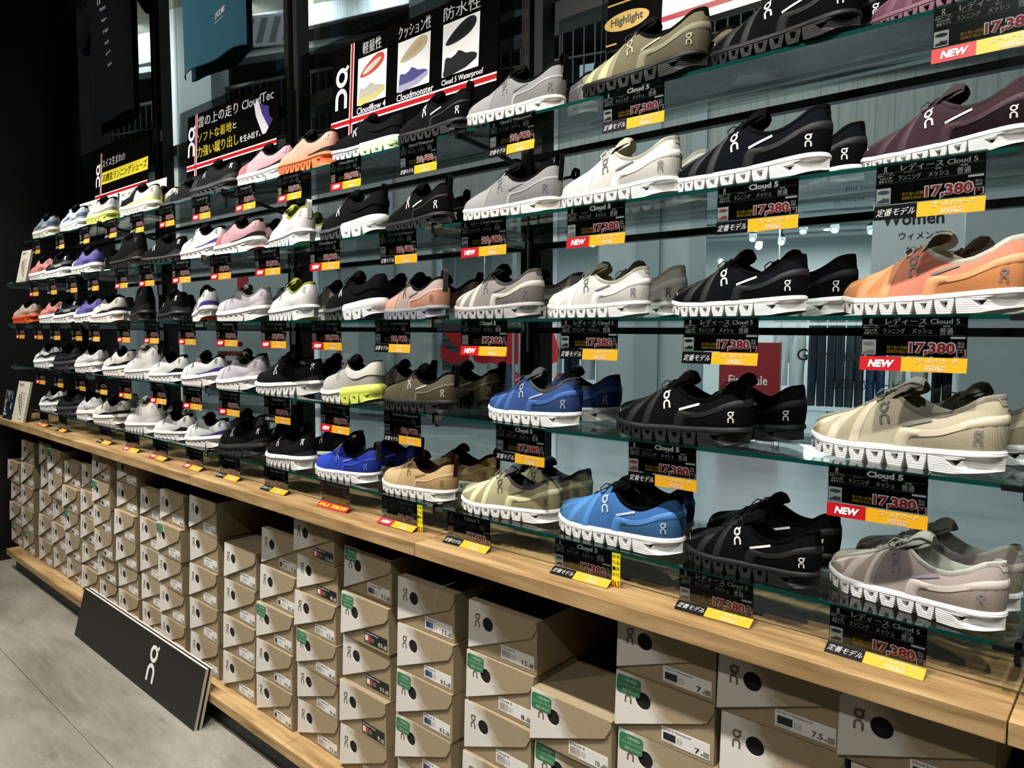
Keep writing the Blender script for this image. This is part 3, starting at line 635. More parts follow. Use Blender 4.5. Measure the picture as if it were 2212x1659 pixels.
('wp','tanwp', 5, 3.475, 1.261, -0.5, 0.92, 'tan waterproof shoe with a striped loop', 0),
('wp','tanwp', 5, 3.487, 1.39, 4.2, 0.95, 'tan partner shoe behind the tan waterproof shoe', 0),
('cloud','khaki5', 5, 3.792, 1.268, 4.7, 0.95, 'pale khaki shoe with a white sole on the lowest shelf', 0),
('cloud','khaki5', 5, 3.792, 1.39, 3.0, 0.95, 'shaded khaki partner shoe behind the pale khaki shoe', 0),
('cloud','sky5', 5, 4.1, 1.264, -6.0, 1.06, 'sky blue shoe with black laces on the lowest shelf', 0),
('cloud','sky5', 5, 4.071, 1.39, -7.9, 0.95, 'sky blue partner shoe behind the sky blue shoe', 0),
('cloud','black5', 5, 4.385, 1.26, -7.9, 0.894, 'all-black shoe on the lowest shelf', 0),
('cloud','black5', 5, 4.37, 1.39, -10.8, 0.95, 'black partner shoe behind the all-black shoe on the lowest shelf', 0),
('cloud','taupe5', 5, 4.646, 1.28, -17.9, 0.941, 'taupe shoe with a white sole at the right end of the lowest shelf', 0),
('cloud','taupe5', 5, 4.653, 1.39, -21.0, 0.95, 'taupe partner shoe behind the taupe shoe on the lowest shelf', 0)]
CARDS=[(1, 0.268, 'Cloudmonster', '22,000', 't'),
(1, 0.657, 'Cloudmonster', '22,000', 't'),
(1, 1.014, 'Cloudmonster', '22,000', 't'),
(1, 1.352, 'Cloudstratus 3', '19,580', 't'),
(1, 1.637, 'Cloudstratus 3', '19,580', 't'),
(1, 1.932, 'レディース Cloudsurfer Next', '18,700', 'n'),
(1, 2.231, 'Cloudsurfer Next', '18,700', 'n'),
(1, 2.555, 'Cloudsurfer', '18,580', 'n'),
(1, 2.839, 'レディース Cloudflow 4', '18,580', 'n'),
(1, 3.137, 'Cloudflyer 5', '20,900', 'n'),
(1, 3.454, 'Cloud 5 Waterproof', '20,680', 't'),
(1, 3.782, 'Cloud 5 Waterproof', '20,680', 't'),
(1, 4.108, 'Cloud 5', '17,380', 't'),
(1, 4.713, 'レディース Cloud 5', '17,380', 'n'),
(2, 0.479, 'Cloudmonster', '22,000', 'n'),
(2, 0.769, 'Cloudmonster', '22,000', 't'),
(2, 1.057, 'Cloudmonster', '22,000', 't'),
(2, 1.337, 'レディース Cloudmonster', '22,000', 't'),
(2, 1.663, 'Cloudstratus 3', '19,580', 'n'),
(2, 1.913, 'Cloud X 4', '18,700', 'n'),
(2, 2.227, 'Cloudsurfer Next', '18,700', 'n'),
(2, 2.525, 'レディース Cloudsurfer', '18,580', 'n'),
(2, 2.828, 'Cloudflow 4', '18,580', 'n'),
(2, 3.143, 'Cloudflyer 5', '20,900', 'n'),
(2, 3.463, 'レディース Cloud 5 Waterproof', '20,680', 't'),
(2, 3.766, 'レディース Cloud 5 Waterproof', '20,680', 'n'),
(2, 4.075, 'Cloud 5', '17,380', 'n'),
(2, 4.405, 'Cloud 5', '17,380', 't'),
(2, 4.662, 'レディース Cloud 5', '17,380', 't'),
(3, 0.212, 'レディース Cloudmonster', '22,000', 'n'),
(3, 0.514, 'レディース Cloudmonster', '22,000', 'n'),
(3, 0.794, 'レディース Cloudmonster', '22,000', 't'),
(3, 1.092, 'レディース Cloudmonster', '22,000', 't'),
(3, 1.331, 'Cloudstratus 3', '19,580', 't'),
(3, 1.664, 'レディース Cloudstratus 3', '19,580', 'n'),
(3, 1.95, 'レディース Cloud X 4', '18,700', 'n'),
(3, 2.254, 'レディース Cloudsurfer Next', '18,700', 'n'),
(3, 2.557, 'Cloudsurfer', '18,580', 'n'),
(3, 2.859, 'レディース Cloudflow 4', '18,580', 'n'),
(3, 3.141, 'レディース Cloudflyer 5', '20,900', 'n'),
(3, 3.44, 'レディース Cloud 5 Waterproof', '20,680', 't'),
(3, 3.769, 'Cloud 5', '17,380', 'n'),
(3, 4.062, 'レディース Cloud 5', '17,380', 't'),
(3, 4.345, 'レディース Cloud 5', '17,380', 't'),
(3, 4.65, 'レディース Cloud 5', '17,380', 'n'),
(4, 0.526, 'Cloudmonster', '22,000', 'n'),
(4, 0.815, 'Cloudmonster', '22,000', 't'),
(4, 1.114, 'Cloudmonster', '22,000', 't'),
(4, 1.39, 'レディース Cloudstratus', '19,580', 't'),
(4, 1.661, 'Cloudstratus 3', '19,580', 'n'),
(4, 1.995, 'Cloud X 4', '18,700', 'n'),
(4, 2.286, 'Cloudsurfer Next Wide', '18,700', 'n'),
(4, 2.565, 'レディース Cloudsurfer', '18,580', 'n'),
(4, 2.868, 'Cloudflow 4', '18,580', 't'),
(4, 3.18, 'レディース Cloudflyer 5', '20,900', 'n'),
(4, 3.476, 'Cloud 5 Waterproof', '20,680', 't'),
(4, 3.879, 'Cloud 5', '17,380', 't'),
(4, 4.233, 'Cloud 5', '17,380', 't'),
(4, 4.609, 'Cloud 5', '17,380', 'n'),
(5, 0.556, 'レディース Cloudmonster', '22,000', 'n'),
(5, 0.849, 'レディース Cloudmonster', '22,000', 't'),
(5, 1.412, 'Cloudstratus 3', '19,580', 't'),
(5, 1.712, 'レディース Cloudstratus', '19,580', 'n'),
(5, 1.993, 'レディース Cloud X 4', '18,700', 'n'),
(5, 2.291, 'レディース Cloudsurfer Next', '18,700', 'n'),
(5, 2.551, 'Cloudsurfer W', '18,580', 't'),
(5, 2.854, 'Cloudflow 4 W', '18,580', 't'),
(5, 3.173, 'Cloud 5 Waterproof', '12,166', 's'),
(5, 3.461, 'レディース Cloud 5 Waterproof', '20,680', 'n', '22.5'),
(5, 3.718, 'Cloud 5', '17,380', 't'),
(5, 4.053, 'Cloud 5', '17,380', 't', '26.5'),
(5, 4.348, 'レディース Cloud 5', '17,380', 't'),
(5, 4.618, 'レディース Cloud 5', '17,380', 't')]
BOXES=[[(-0.158, 0.612), (-0.102, 0.48), (-0.158, 0.366), (-0.155, 0.225)], [(0.163, 0.755), (0.127, 0.629), (0.083, 0.503), (0.074, 0.37), (0.09, 0.24)], [(0.471, 0.774), (0.479, 0.653), (0.421, 0.514), (0.37, 0.374), (0.361, 0.235)], [(0.595, 0.767), (0.591, 0.634), (0.639, 0.497), (0.617, 0.373), (0.609, 0.24)], [(0.851, 0.726), (0.806, 0.591), (0.805, 0.462), (0.833, 0.34), (0.841, 0.225)], [(1.115, 0.737), (1.066, 0.605), (1.059, 0.474), (1.057, 0.35), (1.043, 0.228)], [(1.244, 0.813), (1.232, 0.705), (1.233, 0.577), (1.24, 0.452), (1.268, 0.335), (1.279, 0.215)], [(1.544, 0.834), (1.529, 0.715), (1.494, 0.585), (1.501, 0.462), (1.518, 0.34), (1.514, 0.218)], [(1.79, 0.723), (1.773, 0.595), (1.762, 0.472), (1.771, 0.345), (1.768, 0.227)], [(2.0, 0.752), (1.941, 0.62), (1.944, 0.481), (1.946, 0.346), (1.95, 0.211)], [(2.254, 0.769), (2.237, 0.635), (2.226, 0.5), (2.219, 0.361), (2.219, 0.226)], [(2.506, 0.637), (2.498, 0.503), (2.478, 0.365), (2.47, 0.229)], [(2.769, 0.734), (2.75, 0.609), (2.711, 0.47), (2.713, 0.34), (2.705, 0.214)], [(2.957, 0.816), (2.974, 0.705), (2.956, 0.586), (2.961, 0.455), (2.962, 0.336), (2.959, 0.212)], [(3.221, 0.771), (3.204, 0.637), (3.207, 0.499), (3.185, 0.361), (3.188, 0.219)], [(3.457, 0.739), (3.455, 0.613), (3.449, 0.492), (3.444, 0.365), (3.447, 0.23)], [(3.725, 0.741), (3.714, 0.621), (3.706, 0.491), (3.7, 0.359)], [(3.918, 0.599), (3.93, 0.478), (3.924, 0.351)], [(4.141, 0.828), (4.139, 0.713), (4.155, 0.587), (4.149, 0.458)], [(4.349, 0.822), (4.373, 0.709), (4.373, 0.584)], [(4.569, 0.817), (4.59, 0.717)]]
SC={'bluegrey':'78878d 8d9aa0 6f7f86 39465c 26282c d8d6c4 d8d6c4 1a1a1a e8e8e0',
'iceblue':'a7b4ba b9c3c6 93a5ae 4c5574 1d1f24 e4e2da e4e2da 1a1a1a e8e8e0',
'greyvolt':'b3b6b6 a8b3bd 9ea3a4 c6c9c4 2a2a2a d5dd72 d5dd72 161616 d8d8d2',
'creamvolt':'1d1c1c 171616 d9d4c4 cfdc86 232426 e2dfd3 e2dfd3 191919 2a2a2a',
'graphite':'2a2b2d 323335 242527 39393b 121213 3b3c3f 3b3c3f 161616 b9bcc4',
'pinklilac':'c69aa1 d9696a cf8f93 121212 181516 e6e2df e6e2df b8391c d4a0a2',
'peach':'e3a58f d9b7ad e89a7c 121212 202023 ef7b4a e6e4de a3402a f0e6dd',
'mintfly':'141516 101112 141516 1c1d1f 0d0d0e dcdcde cfe3b8 101010 e6e6e6',
'blackwp':'121213 0e0e0f 0f0f10 211f1e 0a0a0b 1e1e20 1e1e20 0c0c0c e2e2e0',
'greywp':'8d8d8e 9a9999 8a8887 a3a1a0 141414 e3e0d8 e3e0d8 555555 6d6d6f',
'olive':'6c6750 b9bd86 5f5a45 7d7860 131313 141414 141414 101010 9b967c',
'black5':'101115 0d0d0f 101113 18191b 08080a 16171a 16171a 0a0a0a d4d4d2',
'mauve':'5d3a48 6b4653 5d3a48 6d4856 2a1a20 7d5a68 7d5a68 3a2a2f c9b6bc',
'coral':'d98d84 ef6d4f ece7e0 ea8f86 161616 e7e4e0 e7e4e0 1a1a1a 4a4a4a',
'blackgrey':'131418 0f1013 101114 52555b 0d0d0f e7e6e2 e7e6e2 121212 ececec',
'violet':'6a66a3 d9d9e0 6a62a8 5b589a 1a1a22 e6e4dd e6e4dd 161616 32325a',
'blackx':'121214 0f0f11 121214 1b1b1d 0a0a0b e2e0d8 e2e0d8 101010 e4e4e4',
'hiblack':'19191a 161617 1a1a1b 1f1f20 0c0c0c 1c1c1d 1c1c1d 111111 3a3a3b',
'trainblack':'151617 111213 141516 2a2b2d 0b0b0b 1f2022 1f2022 131313 d8d8d8',
'whitepurple':'dedfdd e3e4e2 d6d7d5 4c3b96 17171a e4dfd8 e4dfd8 c2451f 20202c',
'whiteflow':'dfe0de e6e6e4 d9d9d6 d8d3cd 99a03c e6e5e2 e6e5e2 98a045 8a8a88',
'blackfly':'141517 0f1011 141517 1b1c1e 0d0d0f 3d3e41 e6e6e4 111111 f0f0f0',
'white5':'d9d8d2 d3d3c6 d5d4cb e3e2dd b9b8a4 eae9e6 eae9e6 bdbdba 75757a',
'navy5':'10131c 0b0b0d 0d0e11 1d1e21 0b0b0d ebeae8 ebeae8 101010 cfcfce',
'burgundy':'38252b 332027 2f1e24 3d2a30 3b3135 e9e7e4 e9e7e4 2a2a2a c9c3c3',
'peachorange':'d4cabf dccfc4 cfc4b8 dcae93 1a1a1a ea6433 ea6433 7d5b45 c98f72',
'creamband':'d9d5cb dedad0 d2cec3 111214 1a1c26 e6ded4 e6ded4 c2502a 55524c',
'lilac':'c9c2cb d3ccd3 c3bcc6 e3dfe0 8f8f86 e6e3df e6e3df 1f4a3c 8d8592',
'pinkwp':'ad9a93 c99a85 c28b72 caa493 1d1c1c 84858c 84858c 5a5a60 77675f',
'greymauve':'8d8783 86827d 75706c bcb7ab 4d4b4a a9a6a5 a9a6a5 6e6b6a 6f6a68',
'coral5':'e59276 e09a62 e0935c e6a273 e8e0d0 eceae8 eceae8 c8c4be 857d76',
'whiteband':'dfe0e0 e2e2e3 e6e6e4 26272b 202124 e8e7e6 e8e7e6 161616 3a3a3c',
'darkmonster':'242528 1f2022 232427 2a2b2e 0f0f10 3a393d 3a393d 141414 3a3b3e',
'whitelilac':'dcdbdc e2e1e2 d4d3d4 d9d8da 0f1012 e4dfdc e4dfdc 121212 b4b3b6',
'hiwhite':'dedcd7 e3e2dd d9d7d1 e6e4df a9a79c e6e5e1 e6e5e1 cfcdc8 b3b0a6',
'whitex':'e2e2de e5e5e2 dddcd6 121214 101011 e7e6e3 e7e6e3 121212 4a4a4a',
'blackflow':'1c1c1e 18181a 1a1a1c 2a2a2c 0e0e0f e5e4e1 e5e4e1 7a7a78 e6e6e4',
'creamfly':'b9b6ae c6c3bb d4d1c6 d8d5cb 2b2527 e3e0d6 dfe86c 151515 a39f96',
'greyfly':'8e8b83 99968e 8a877e a5a29a 151515 c9c7bd a9b04e 151515 4d4b46',
'olivewp':'55513f 4d4733 4f4630 6d6957 0d0d0c 191a1a 191a1a 101010 b6b2a2',
'blue5':'33508a 2c4a80 2c4775 3c5d9c 4f5052 eae9e6 eae9e6 c9c8c4 9fa3ad',
'beige5':'cbc3a6 bfb598 bdb397 d3cab0 a8a294 edecea edecea c8c0b2 7f7c7c',
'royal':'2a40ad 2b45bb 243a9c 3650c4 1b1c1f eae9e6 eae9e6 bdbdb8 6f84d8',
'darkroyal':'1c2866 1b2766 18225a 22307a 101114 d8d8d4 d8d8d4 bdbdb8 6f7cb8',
'tanwp':'c7a878 cbb083 bd9d6d cfb38a 2b1717 e9e6de e9e6de bdb9b0 8f744c',
'khaki5':'b3ad86 a49d75 a39c74 d0d0a4 5a5862 eae9e4 eae9e4 bdbdb8 6e6b5a',
'sky5':'3f6fae 4678a8 3e6a9a 4a82bf 0c0c0e ecebea ecebea bdbdb8 b5c0cf',
'taupe5':'b5a8a2 a99d92 a79b8f c6bbb3 c9c8bd eeedec eeedec c8c4c0 8a8390',
'navywhite':'20233a 22253c 1c1f36 2a2d48 101014 e3e1db e3e1db 161616 44475f',
'greyback':'7b7a78 83827f 777673 8d8c89 1a1a1b cfcdc7 cfcdc7 202020 4a4948',
'brownwp':'5c5048 6b5446 6b5040 6f5f54 0f0e0e 7a7a80 7a7a80 5a5a60 8a7a70'}
# ------------------------------------------------------------------ setting
WD = wood('oak_board', '#84663f', '#bf9f6f'); WD2 = wood('oak_plank', '#8c6b42', '#c5a674')
BLK = plain('#08090a', .55); BLKM = plain('#101112', .35, spec=.4); CHROME = plain('#a9adad', .18, 1.0); DCH = plain('#2a2c2d', .25, .8)
SHZ = {1: ZC+.4895, 2: ZC+.2501, 3: ZC+.0237, 4: ZC-.2121, 5: ZC-.4407}
SHY = {1: 1.2843, 2: 1.2058, 3: 1.2058, 4: 1.2058, 5: 1.2058}
SB = 1.525; BT = ZC-.5164; PT = ZC-1.2749; BAY = 1.2
conc = mottled('shop_concrete', ('#6a665a', '#8b877a', '#a8a598'), 1.7, .6, (.8, 2.4, 1), detail=12, dark='#4f4c45', fine=1)
fl = MB()
for i, (x0, x1) in enumerate(((-2.5, -1.1), (-1.1, 3.4), (3.4, 8))):
    for y0, y1 in ((-3.5, -1.0), (-1.0, .81), (.81, 1.63)): fl.box(x0, x1-.003, y0, y1-.003, -.06, 0)
fl.box(-2.5, 8, -3.5, 1.63, -.07, -.004)
struct('floor', fl, conc)
struct('ceiling', MB().box(-2.5, 8, -3.5, 1.75, 3.4, 3.5), plain('#1b1b1c', .9))
struct('wall_left', MB().box(-.6, -.19, -3.5, 1.75, 0, 3.4), BLK)
struct('wall_back', MB().box(-.19, .10, 1.58, 1.75, 0, 3.4), BLK)
struct('baseboard_left', MB().box(-.19, -.182, -3.5, 1.55, 0, .06), plain('#17181a', .5))
struct('wall_front', MB().box(-2.5, 8, -3.6, -3.5, 0, 3.4), plain('#2a2927', .8))
struct('wall_right', MB().box(8, 8.1, -3.5, 1.75, 0, 3.4), plain('#2a2927', .8))
GL = glassy('window_glass', (.80, .84, .835, 1), .55)
WY = 1.64
for k in range(6): struct('window_%d' % (k+1), MB().box(.10 if k == 0 else BAY*k+.035, BAY*(k+1)-.035, WY, WY+.008, 0, 3.4), GL)
tr = MB(); tr.box(.10, 7.2, 1.62, 1.70, 2.235, 2.285); struct('trim_1', tr, [plain('#23211f', .5)])
struct('trim_2', MB().box(.10, 7.2, 1.62, 1.70, 0, .05), BLK)
# posts with slotted standards
sm = MB(); sm.box(-.0135, .0135, -.008, .008, .12, 3.4)
sl = MB()
for i in range(54):
    for dx in (-.0075, .0055): sl.box(dx-.0016, dx+.0024, -.0088, -.0078, .16+i*.06, .16+i*.06+.032)
stdm, slm, pom = sm.mesh('slotted_standard'), sl.mesh('slots'), MB().box(-.026, .026, 0, .052, 0, 3.4).mesh('post')
for k in range(1, 6):
    t = thing('display_post', (BAY*k, 1.572, 0), label='black upright post with a slotted rail, %s of the shelf bays' % ['', 'between the first and second', 'between the second and third', 'between the third and fourth', 'at the right end', 'beyond the right end'][k], cat='post', group='upright posts behind the shelves')
    obj('column', pom, BLK, t, (.006, 0, 0)); r = obj('slotted_standard', stdm, plain('#3a352e', .4, .7), t, (-.012, -.012, 0)); obj('slots', slm, plain('#020202', .9), r)
    tgs = MB().box(.0, .012, -.002, .0, 2.02, 2.035); obj('stock_tag', tgs, plain('#d8d8d4', .6), t)
# ------------------------------------------------------------------ bench, lower plank, plinth
BX0 = -.17
for k in range(-1, 5):
    x0, x1 = (BX0 if k < 0 else BAY*(k))+.001, BAY*(k+1)-.001
    if k < 0: continue
    x0 = BX0 if k == 0 else x0
    t = thing('display_bench', ((x0+x1)/2, 1.134, BT), label='oak bench section, %s' % ['leftmost, by the black wall', 'second from the black wall', 'with the royal blue shoe above it', 'with the sky blue and taupe shoes above it', 'cut by the right edge of the photo'][k], cat='bench', group='oak bench sections')
    hw = (x1-x0)/2
    o = obj('front_board', MB().box(-hw, hw, 0, .126, -.034, 0), WD, t); bevel(o, .0015)
    o = obj('rear_board', MB().box(-hw, hw, .129, .46, -.034, 0), WD, t); bevel(o, .001)
    obj('under_panel', MB().box(-hw, hw, .02, .44, -.0375, -.0345), BLK, t)
for i, (x0, x1) in enumerate(((-.0, 1.2), (1.2, 2.98), (2.98, 4.78), (4.78, 6.0))):
    o = obj('base_plank', MB().box(x0+.0008, x1-.0008, 1.134, 1.62, PT-.034, PT), WD2); bevel(o, .0015)
    tag(o, 'low oak plank carrying the shoeboxes, %s' % ['leftmost piece by the black wall', 'piece behind the leaning sign', 'piece right of the leaning sign', 'piece out at the right'][i], 'shelf board', 'low oak planks')
o = obj('plinth', MB().box(.06, 6, 1.165, 1.60, 0, PT-.0345), BLK); tag(o, 'black recessed plinth under the low oak plank', 'plinth')
o = obj('backing_board', MB().box(-.18, 6, 1.553, 1.565, PT, BT-.036), plain('#2c3130', .5)); tag(o, 'dark panel behind the shoeboxes under the bench', 'panel')
# ------------------------------------------------------------------ glass shelves, rails, brackets
GS = glassy('shelf_glass', (.83, .88, .865, 1), .8); EDGE = plain('#0b3a33', .12, spec=.7)
shm = {}
for s in (1, 2, 3, 4, 5):
    w = BAY-.006; d = SB-SHY[s]; m = MB(); m.box(-w/2, w/2, .0015, d, -.007, 0, 0); m.box(-w/2, w/2, 0, .0015, -.007, 0, 1); shm[s] = (m.mesh('pane'), )
NM = {1: 'top', 2: 'second', 3: 'middle', 4: 'fourth', 5: 'lowest'}; BN = ['leftmost bay', 'second bay from the left', 'third bay from the left', 'fourth bay, nearest the camera', 'bay cut off at the right']
for s in shm:
    for k in range(5):
        o = obj('glass_shelf', shm[s][0], [GS, EDGE], loc=(BAY*k+BAY/2, SHY[s], SHZ[s])); tag(o, 'clear glass shelf with a green edge, %s level, %s' % (NM[s], BN[k]), 'glass shelf', 'glass display shelves')
for s in (1, 2, 3):
    for k in range(5):
        o = obj('back_rail', MB().box(-BAY/2+.03, BAY/2-.03, 0, .022, -.034, -.018), BLKM, loc=(BAY*k+BAY/2, SB+.012, SHZ[s])); tag(o, 'black rail behind the %s glass shelf, %s' % (NM[s], BN[k]), 'rail', 'rails behind the shelves')
def bracket(s):
    m = MB(); d = SB-SHY[s]
    m.box(-.0035, .0035, .002, d+.035, -.0285, -.0085)
    if s == 1: m = MB(); m.tube([(0, .004, -.012), (0, d*.55, -.026), (0, d+.02, -.055), (0, d+.03, -.085)], .007, 8)
    m.box(-.008, .008, d+.015, d+.033, -.085, -.006)
    c = MB(); c.box(-.004, .004, -.008, .004, -.020, .006); c.box(-.004, .004, -.008, .02, .0008, .006)
    c2 = MB(); c2.box(-.030, .030, -.006, -.002, -.009, -.001)
    return m.mesh('arm'), c.mesh('clip'), c2.mesh('joint_strip')
for s in shm:
    A = bracket(s)
    for k in range(0, 5):
        x = BAY*k if k else .004
        t = thing('shelf_bracket', (x, SHY[s], SHZ[s]), label='metal bracket clipped to the %s glass shelf, %s' % (NM[s], ['at its left end', 'between the first two bays', 'between the second and third bays', 'between the third and fourth bays', 'at the right, by the photo edge'][k]), cat='bracket', group='shelf brackets')
        dark = s == 1 or k == 4
        obj('arm', A[0], BLKM if dark else CHROME, t); obj('clip', A[1], DCH if s == 1 else (BLKM if k == 4 else CHROME), t); obj('joint_strip', A[2], BLKM if dark else plain('#6e7068', .25, .7), t)
# ------------------------------------------------------------------ shoes
LACE = {'coral5': '#e9e4d8', 'white5': '#dedcd2', 'beige5': '#9a9384', 'sky5': '#0d0d10', 'navy5': '#101115', 'khaki5': '#8d8a80', 'taupe5': '#a79d95', 'royal': '#d9d9de', 'tanwp': '#2b1a18', 'greywp': '#131313', 'pinkwp': '#b0a6a8', 'whiteflow': '#e4e4e0', 'creamfly': '#d8d4ca', 'lilac': '#dcd8da', 'blue5': '#56585e', 'olive': '#15150f', 'greymauve': '#7c7975', 'hiwhite': '#dcdad2', 'burgundy': '#3a2b30', 'whitepurple': '#dcdcdc', 'iceblue': '#d5d9da'}
LOOPC = {'greywp': '#121212', 'whiteflow': '#dedcd6', 'blackfly': '#141415', 'royal': '#3a3a34', 'tanwp': '#3a1c1d', 'pinkwp': '#3f3d3a'}
for r in SHOES: make_shoe(*r)
# ------------------------------------------------------------------ price cards
KM = plain('#0d0c10', .22, spec=.6); WHT = plain('#fbfaf8', .5); YEL = plain('#f0c419', .45); GOLD = plain('#e3a820', .3, spec=.6); RED = plain('#b8151c', .35); PRED = plain('#b3202c', .5); DRED = plain('#8f0f18', .5)
ACR = glassy('clear_acrylic', (.9, .93, .92, 1), .8)
CW, CH, SHH = .141, .0575, .0215
board = MB().box(-CW/2, CW/2, 0, .0012, -CH, 0); board = board.mesh('card')
hm = MB(); hm.box(-CW/2-.001, CW/2+.001, -.0014, -.0008, -CH-.001, .004); hm.box(-CW/2-.001, CW/2+.001, -.0014, .045, .0034, .0042); hm = hm.mesh('acrylic_holder')
F = lambda x, y, d: (x, -d, y)
st = MB(); e = .0006
put(st, 'ランニング', -.040, -.010, -.0245, -.0165, 0, d=e, bold=.012); put(st, 'メッシュ', .0, .026, -.0245, -.0165, 0, d=e, bold=.012); put(st, '普通', .036, .053, -.0255, -.0155, 0, d=e, bold=.02)
put(st, 'カテゴリー', -.033, -.018, -.0145, -.0125, 0, d=e); put(st, '素材', .008, .016, -.0145, -.0125, 0, d=e); put(st, '機幅', .040, .049, -.0145, -.0125, 0, d=e)
put(st, '発売シーズン', -.069, -.045, -.0165, -.0138, 0, d=e); put(st, '2024年', -.066, -.048, -.0208, -.0175, 0, d=e); put(st, '春夏モデル', -.067, -.047, -.0252, -.0218, 0, d=e)
ringlogo(st, -.058, -.0062, .0085, d=e); put(st, '59.97765', -.068, -.048, -.0128, -.0110, 0, d=e)
put(st, '税込', .059, .068, -.0400, -.0355, 0, d=e, bold=.02); put(st, '価格', .059, .068, -.0447, -.0405, 0, d=e, bold=.02)
for y in (-.0118, -.0268): st.add([F(x, yy, e) for x, yy in ((-CW/2+.002, y), (CW/2-.002, y), (CW/2-.002, y+.0004), (-CW/2+.002, y+.0004))], [(0, 1, 2, 3)], 1)
st.add([F(x, yy, e) for x, yy in ((.050, -.0315), (.069, -.0315), (.069, -.0285), (.050, -.0285))], [(0, 1, 2, 3)], 0); st = st.mesh('card_lettering', 0)
pt_ = MB(); pt_.add([F(x, y, e) for x, y in ((-.0695, -.0565), (-.0495, -.0565), (-.0495, -.0335), (-.0695, -.0335))], [(0, 1, 2, 3)], 0)
SIL = [(-.46, .0), (-.5, .08), (-.48, .2), (-.36, .30), (-.18, .38), (-.04, .56), (.06, .64), (.13, .55), (.28, .50), (.41, .60), (.47, .57), (.5, .2), (.48, 0)]
pt_.add([F(-.0595+x*.017, -.0545+y*.0105, e*1.6) for x, y in SIL], [tuple(range(len(SIL)))], 1)
pt_.add([F(-.0595+cos(2*pi*k/16)*.0085, -.0395+sin(2*pi*k/16)*.0028, e*1.6) for k in range(16)], [tuple(range(16))], 1); pt_ = pt_.mesh('product_picture', 0)
yl = MB(); put(yl, '取り扱い店舗', -.034, -.006, -.0475, -.0425, 0, d=e, bold=.03); put(yl, '超限定商品！', -.034, -.006, -.0535, -.0485, 0, d=e, bold=.03); yl = yl.mesh('yellow_lettering', 0)
PRC = {}
def price(p):
    if p not in PRC:
        a = MB(); put(a, p, -.003, .0565, -.0555, -.0375, 0, d=.0012, bold=.028); put(a, '円', .0595, .0685, -.0560, -.0475, 0, d=.0012, bold=.02)
        b = MB(); put(b, p, -.0046, .0581, -.0572, -.0358, 0, d=.0009, bold=.085); put(b, '円', .0587, .0693, -.0568, -.0466, 0, d=.0009, bold=.09); PRC[p] = (a.mesh('price', 0), b.mesh('price_outline', 0))
    return PRC[p]
TIT = {}
def title(t):
    if t not in TIT:
        m = MB(); w = min(.098, .0068*len(t)+.004) if t.isascii() else .098
        put(m, t, .012-w/2, .012+w/2, -.0107, -.0012, 0, d=e, bold=.045); TIT[t] = m.mesh('title_lettering', 0)
    return TIT[t]
# lower strips hang from the card's lower edge; origin at that edge
def strip(kind):
    R = {}; x1 = -CW/2-.001; xm = -.013; x2 = CW/2+.002; h = SHH; e = .0008
    R['gold_strip'] = MB().box(xm, x2, 0, .0006, -h, 0)
    g = MB(); put(g, 'ゴールドカード', xm+.018, x2-.014, -.0092, -.0012, 0, d=e, bold=.03, shear=.25); put(g, '対象商品', xm+.030, x2-.028, -.0200, -.0112, 0, d=e, bold=.03, shear=.2); R['strip_lettering'] = g
    R['tag_strip'] = MB().box(x1, xm, 0, .0006, -h, 0)
    t = MB()
    if kind == 'n': put(t, 'NEW', x1+.012, xm-.012, -h+.005, -.005, 0, d=e, bold=.045, shear=.22)
    elif kind == 't': put(t, '定番モデル', x1+.003, xm-.003, -h+.005, -.005, 0, d=e, bold=.01, shear=.25)
    else: put(t, 'SALE', x1+.006, xm-.004, -h+.005, -.005, 0, d=e, bold=.03, shear=.25); put(t, '30%OFF', xm+.006, x2-.008, -h+.005, -.004, 1, d=e, bold=.03, shear=.25)
    R['tag_lettering'] = t
    if kind == 's': R.pop('strip_lettering')
    return {k: m.mesh(k, 0) for k, m in R.items()}
STR = {k: strip(k) for k in 'nts'}
THUMB = ['#3a3a3c', '#8b8b8d', '#4b5a7a', '#b4574b', '#a6a3a0', '#22252c']
sz = {}
def sidetag(n):
    a = MB().box(0, .019, 0, .0006, -.074, -.002); b = MB()
    for i, ch in enumerate('現品限り'): put(b, ch, .0105, .0175, -.011-.0125*i, -.004-.0125*i, 0, d=.0008, bold=.01)
    for i, ch in enumerate('残り1足'): put(b, ch, .0015, .0085, -.011-.0125*i, -.004-.0125*i, 0, d=.0008, bold=.01)
    c = MB(); put(c, n, .001, .018, -.071, -.057, 0, d=.0008, bold=.03)
    return a, b, c
NEAR = {}; usedn = set()
for d_, i, k in sorted((abs(r[3]-c[1])+1.2*max(0, r[4]-SHY[c[0]]-.09), i, k) for i, c in enumerate(CARDS) for k, r in enumerate(SHOES) if r[2] == c[0]):
    if i not in NEAR and k not in usedn: NEAR[i] = SHOES[k]; usedn.add(k)
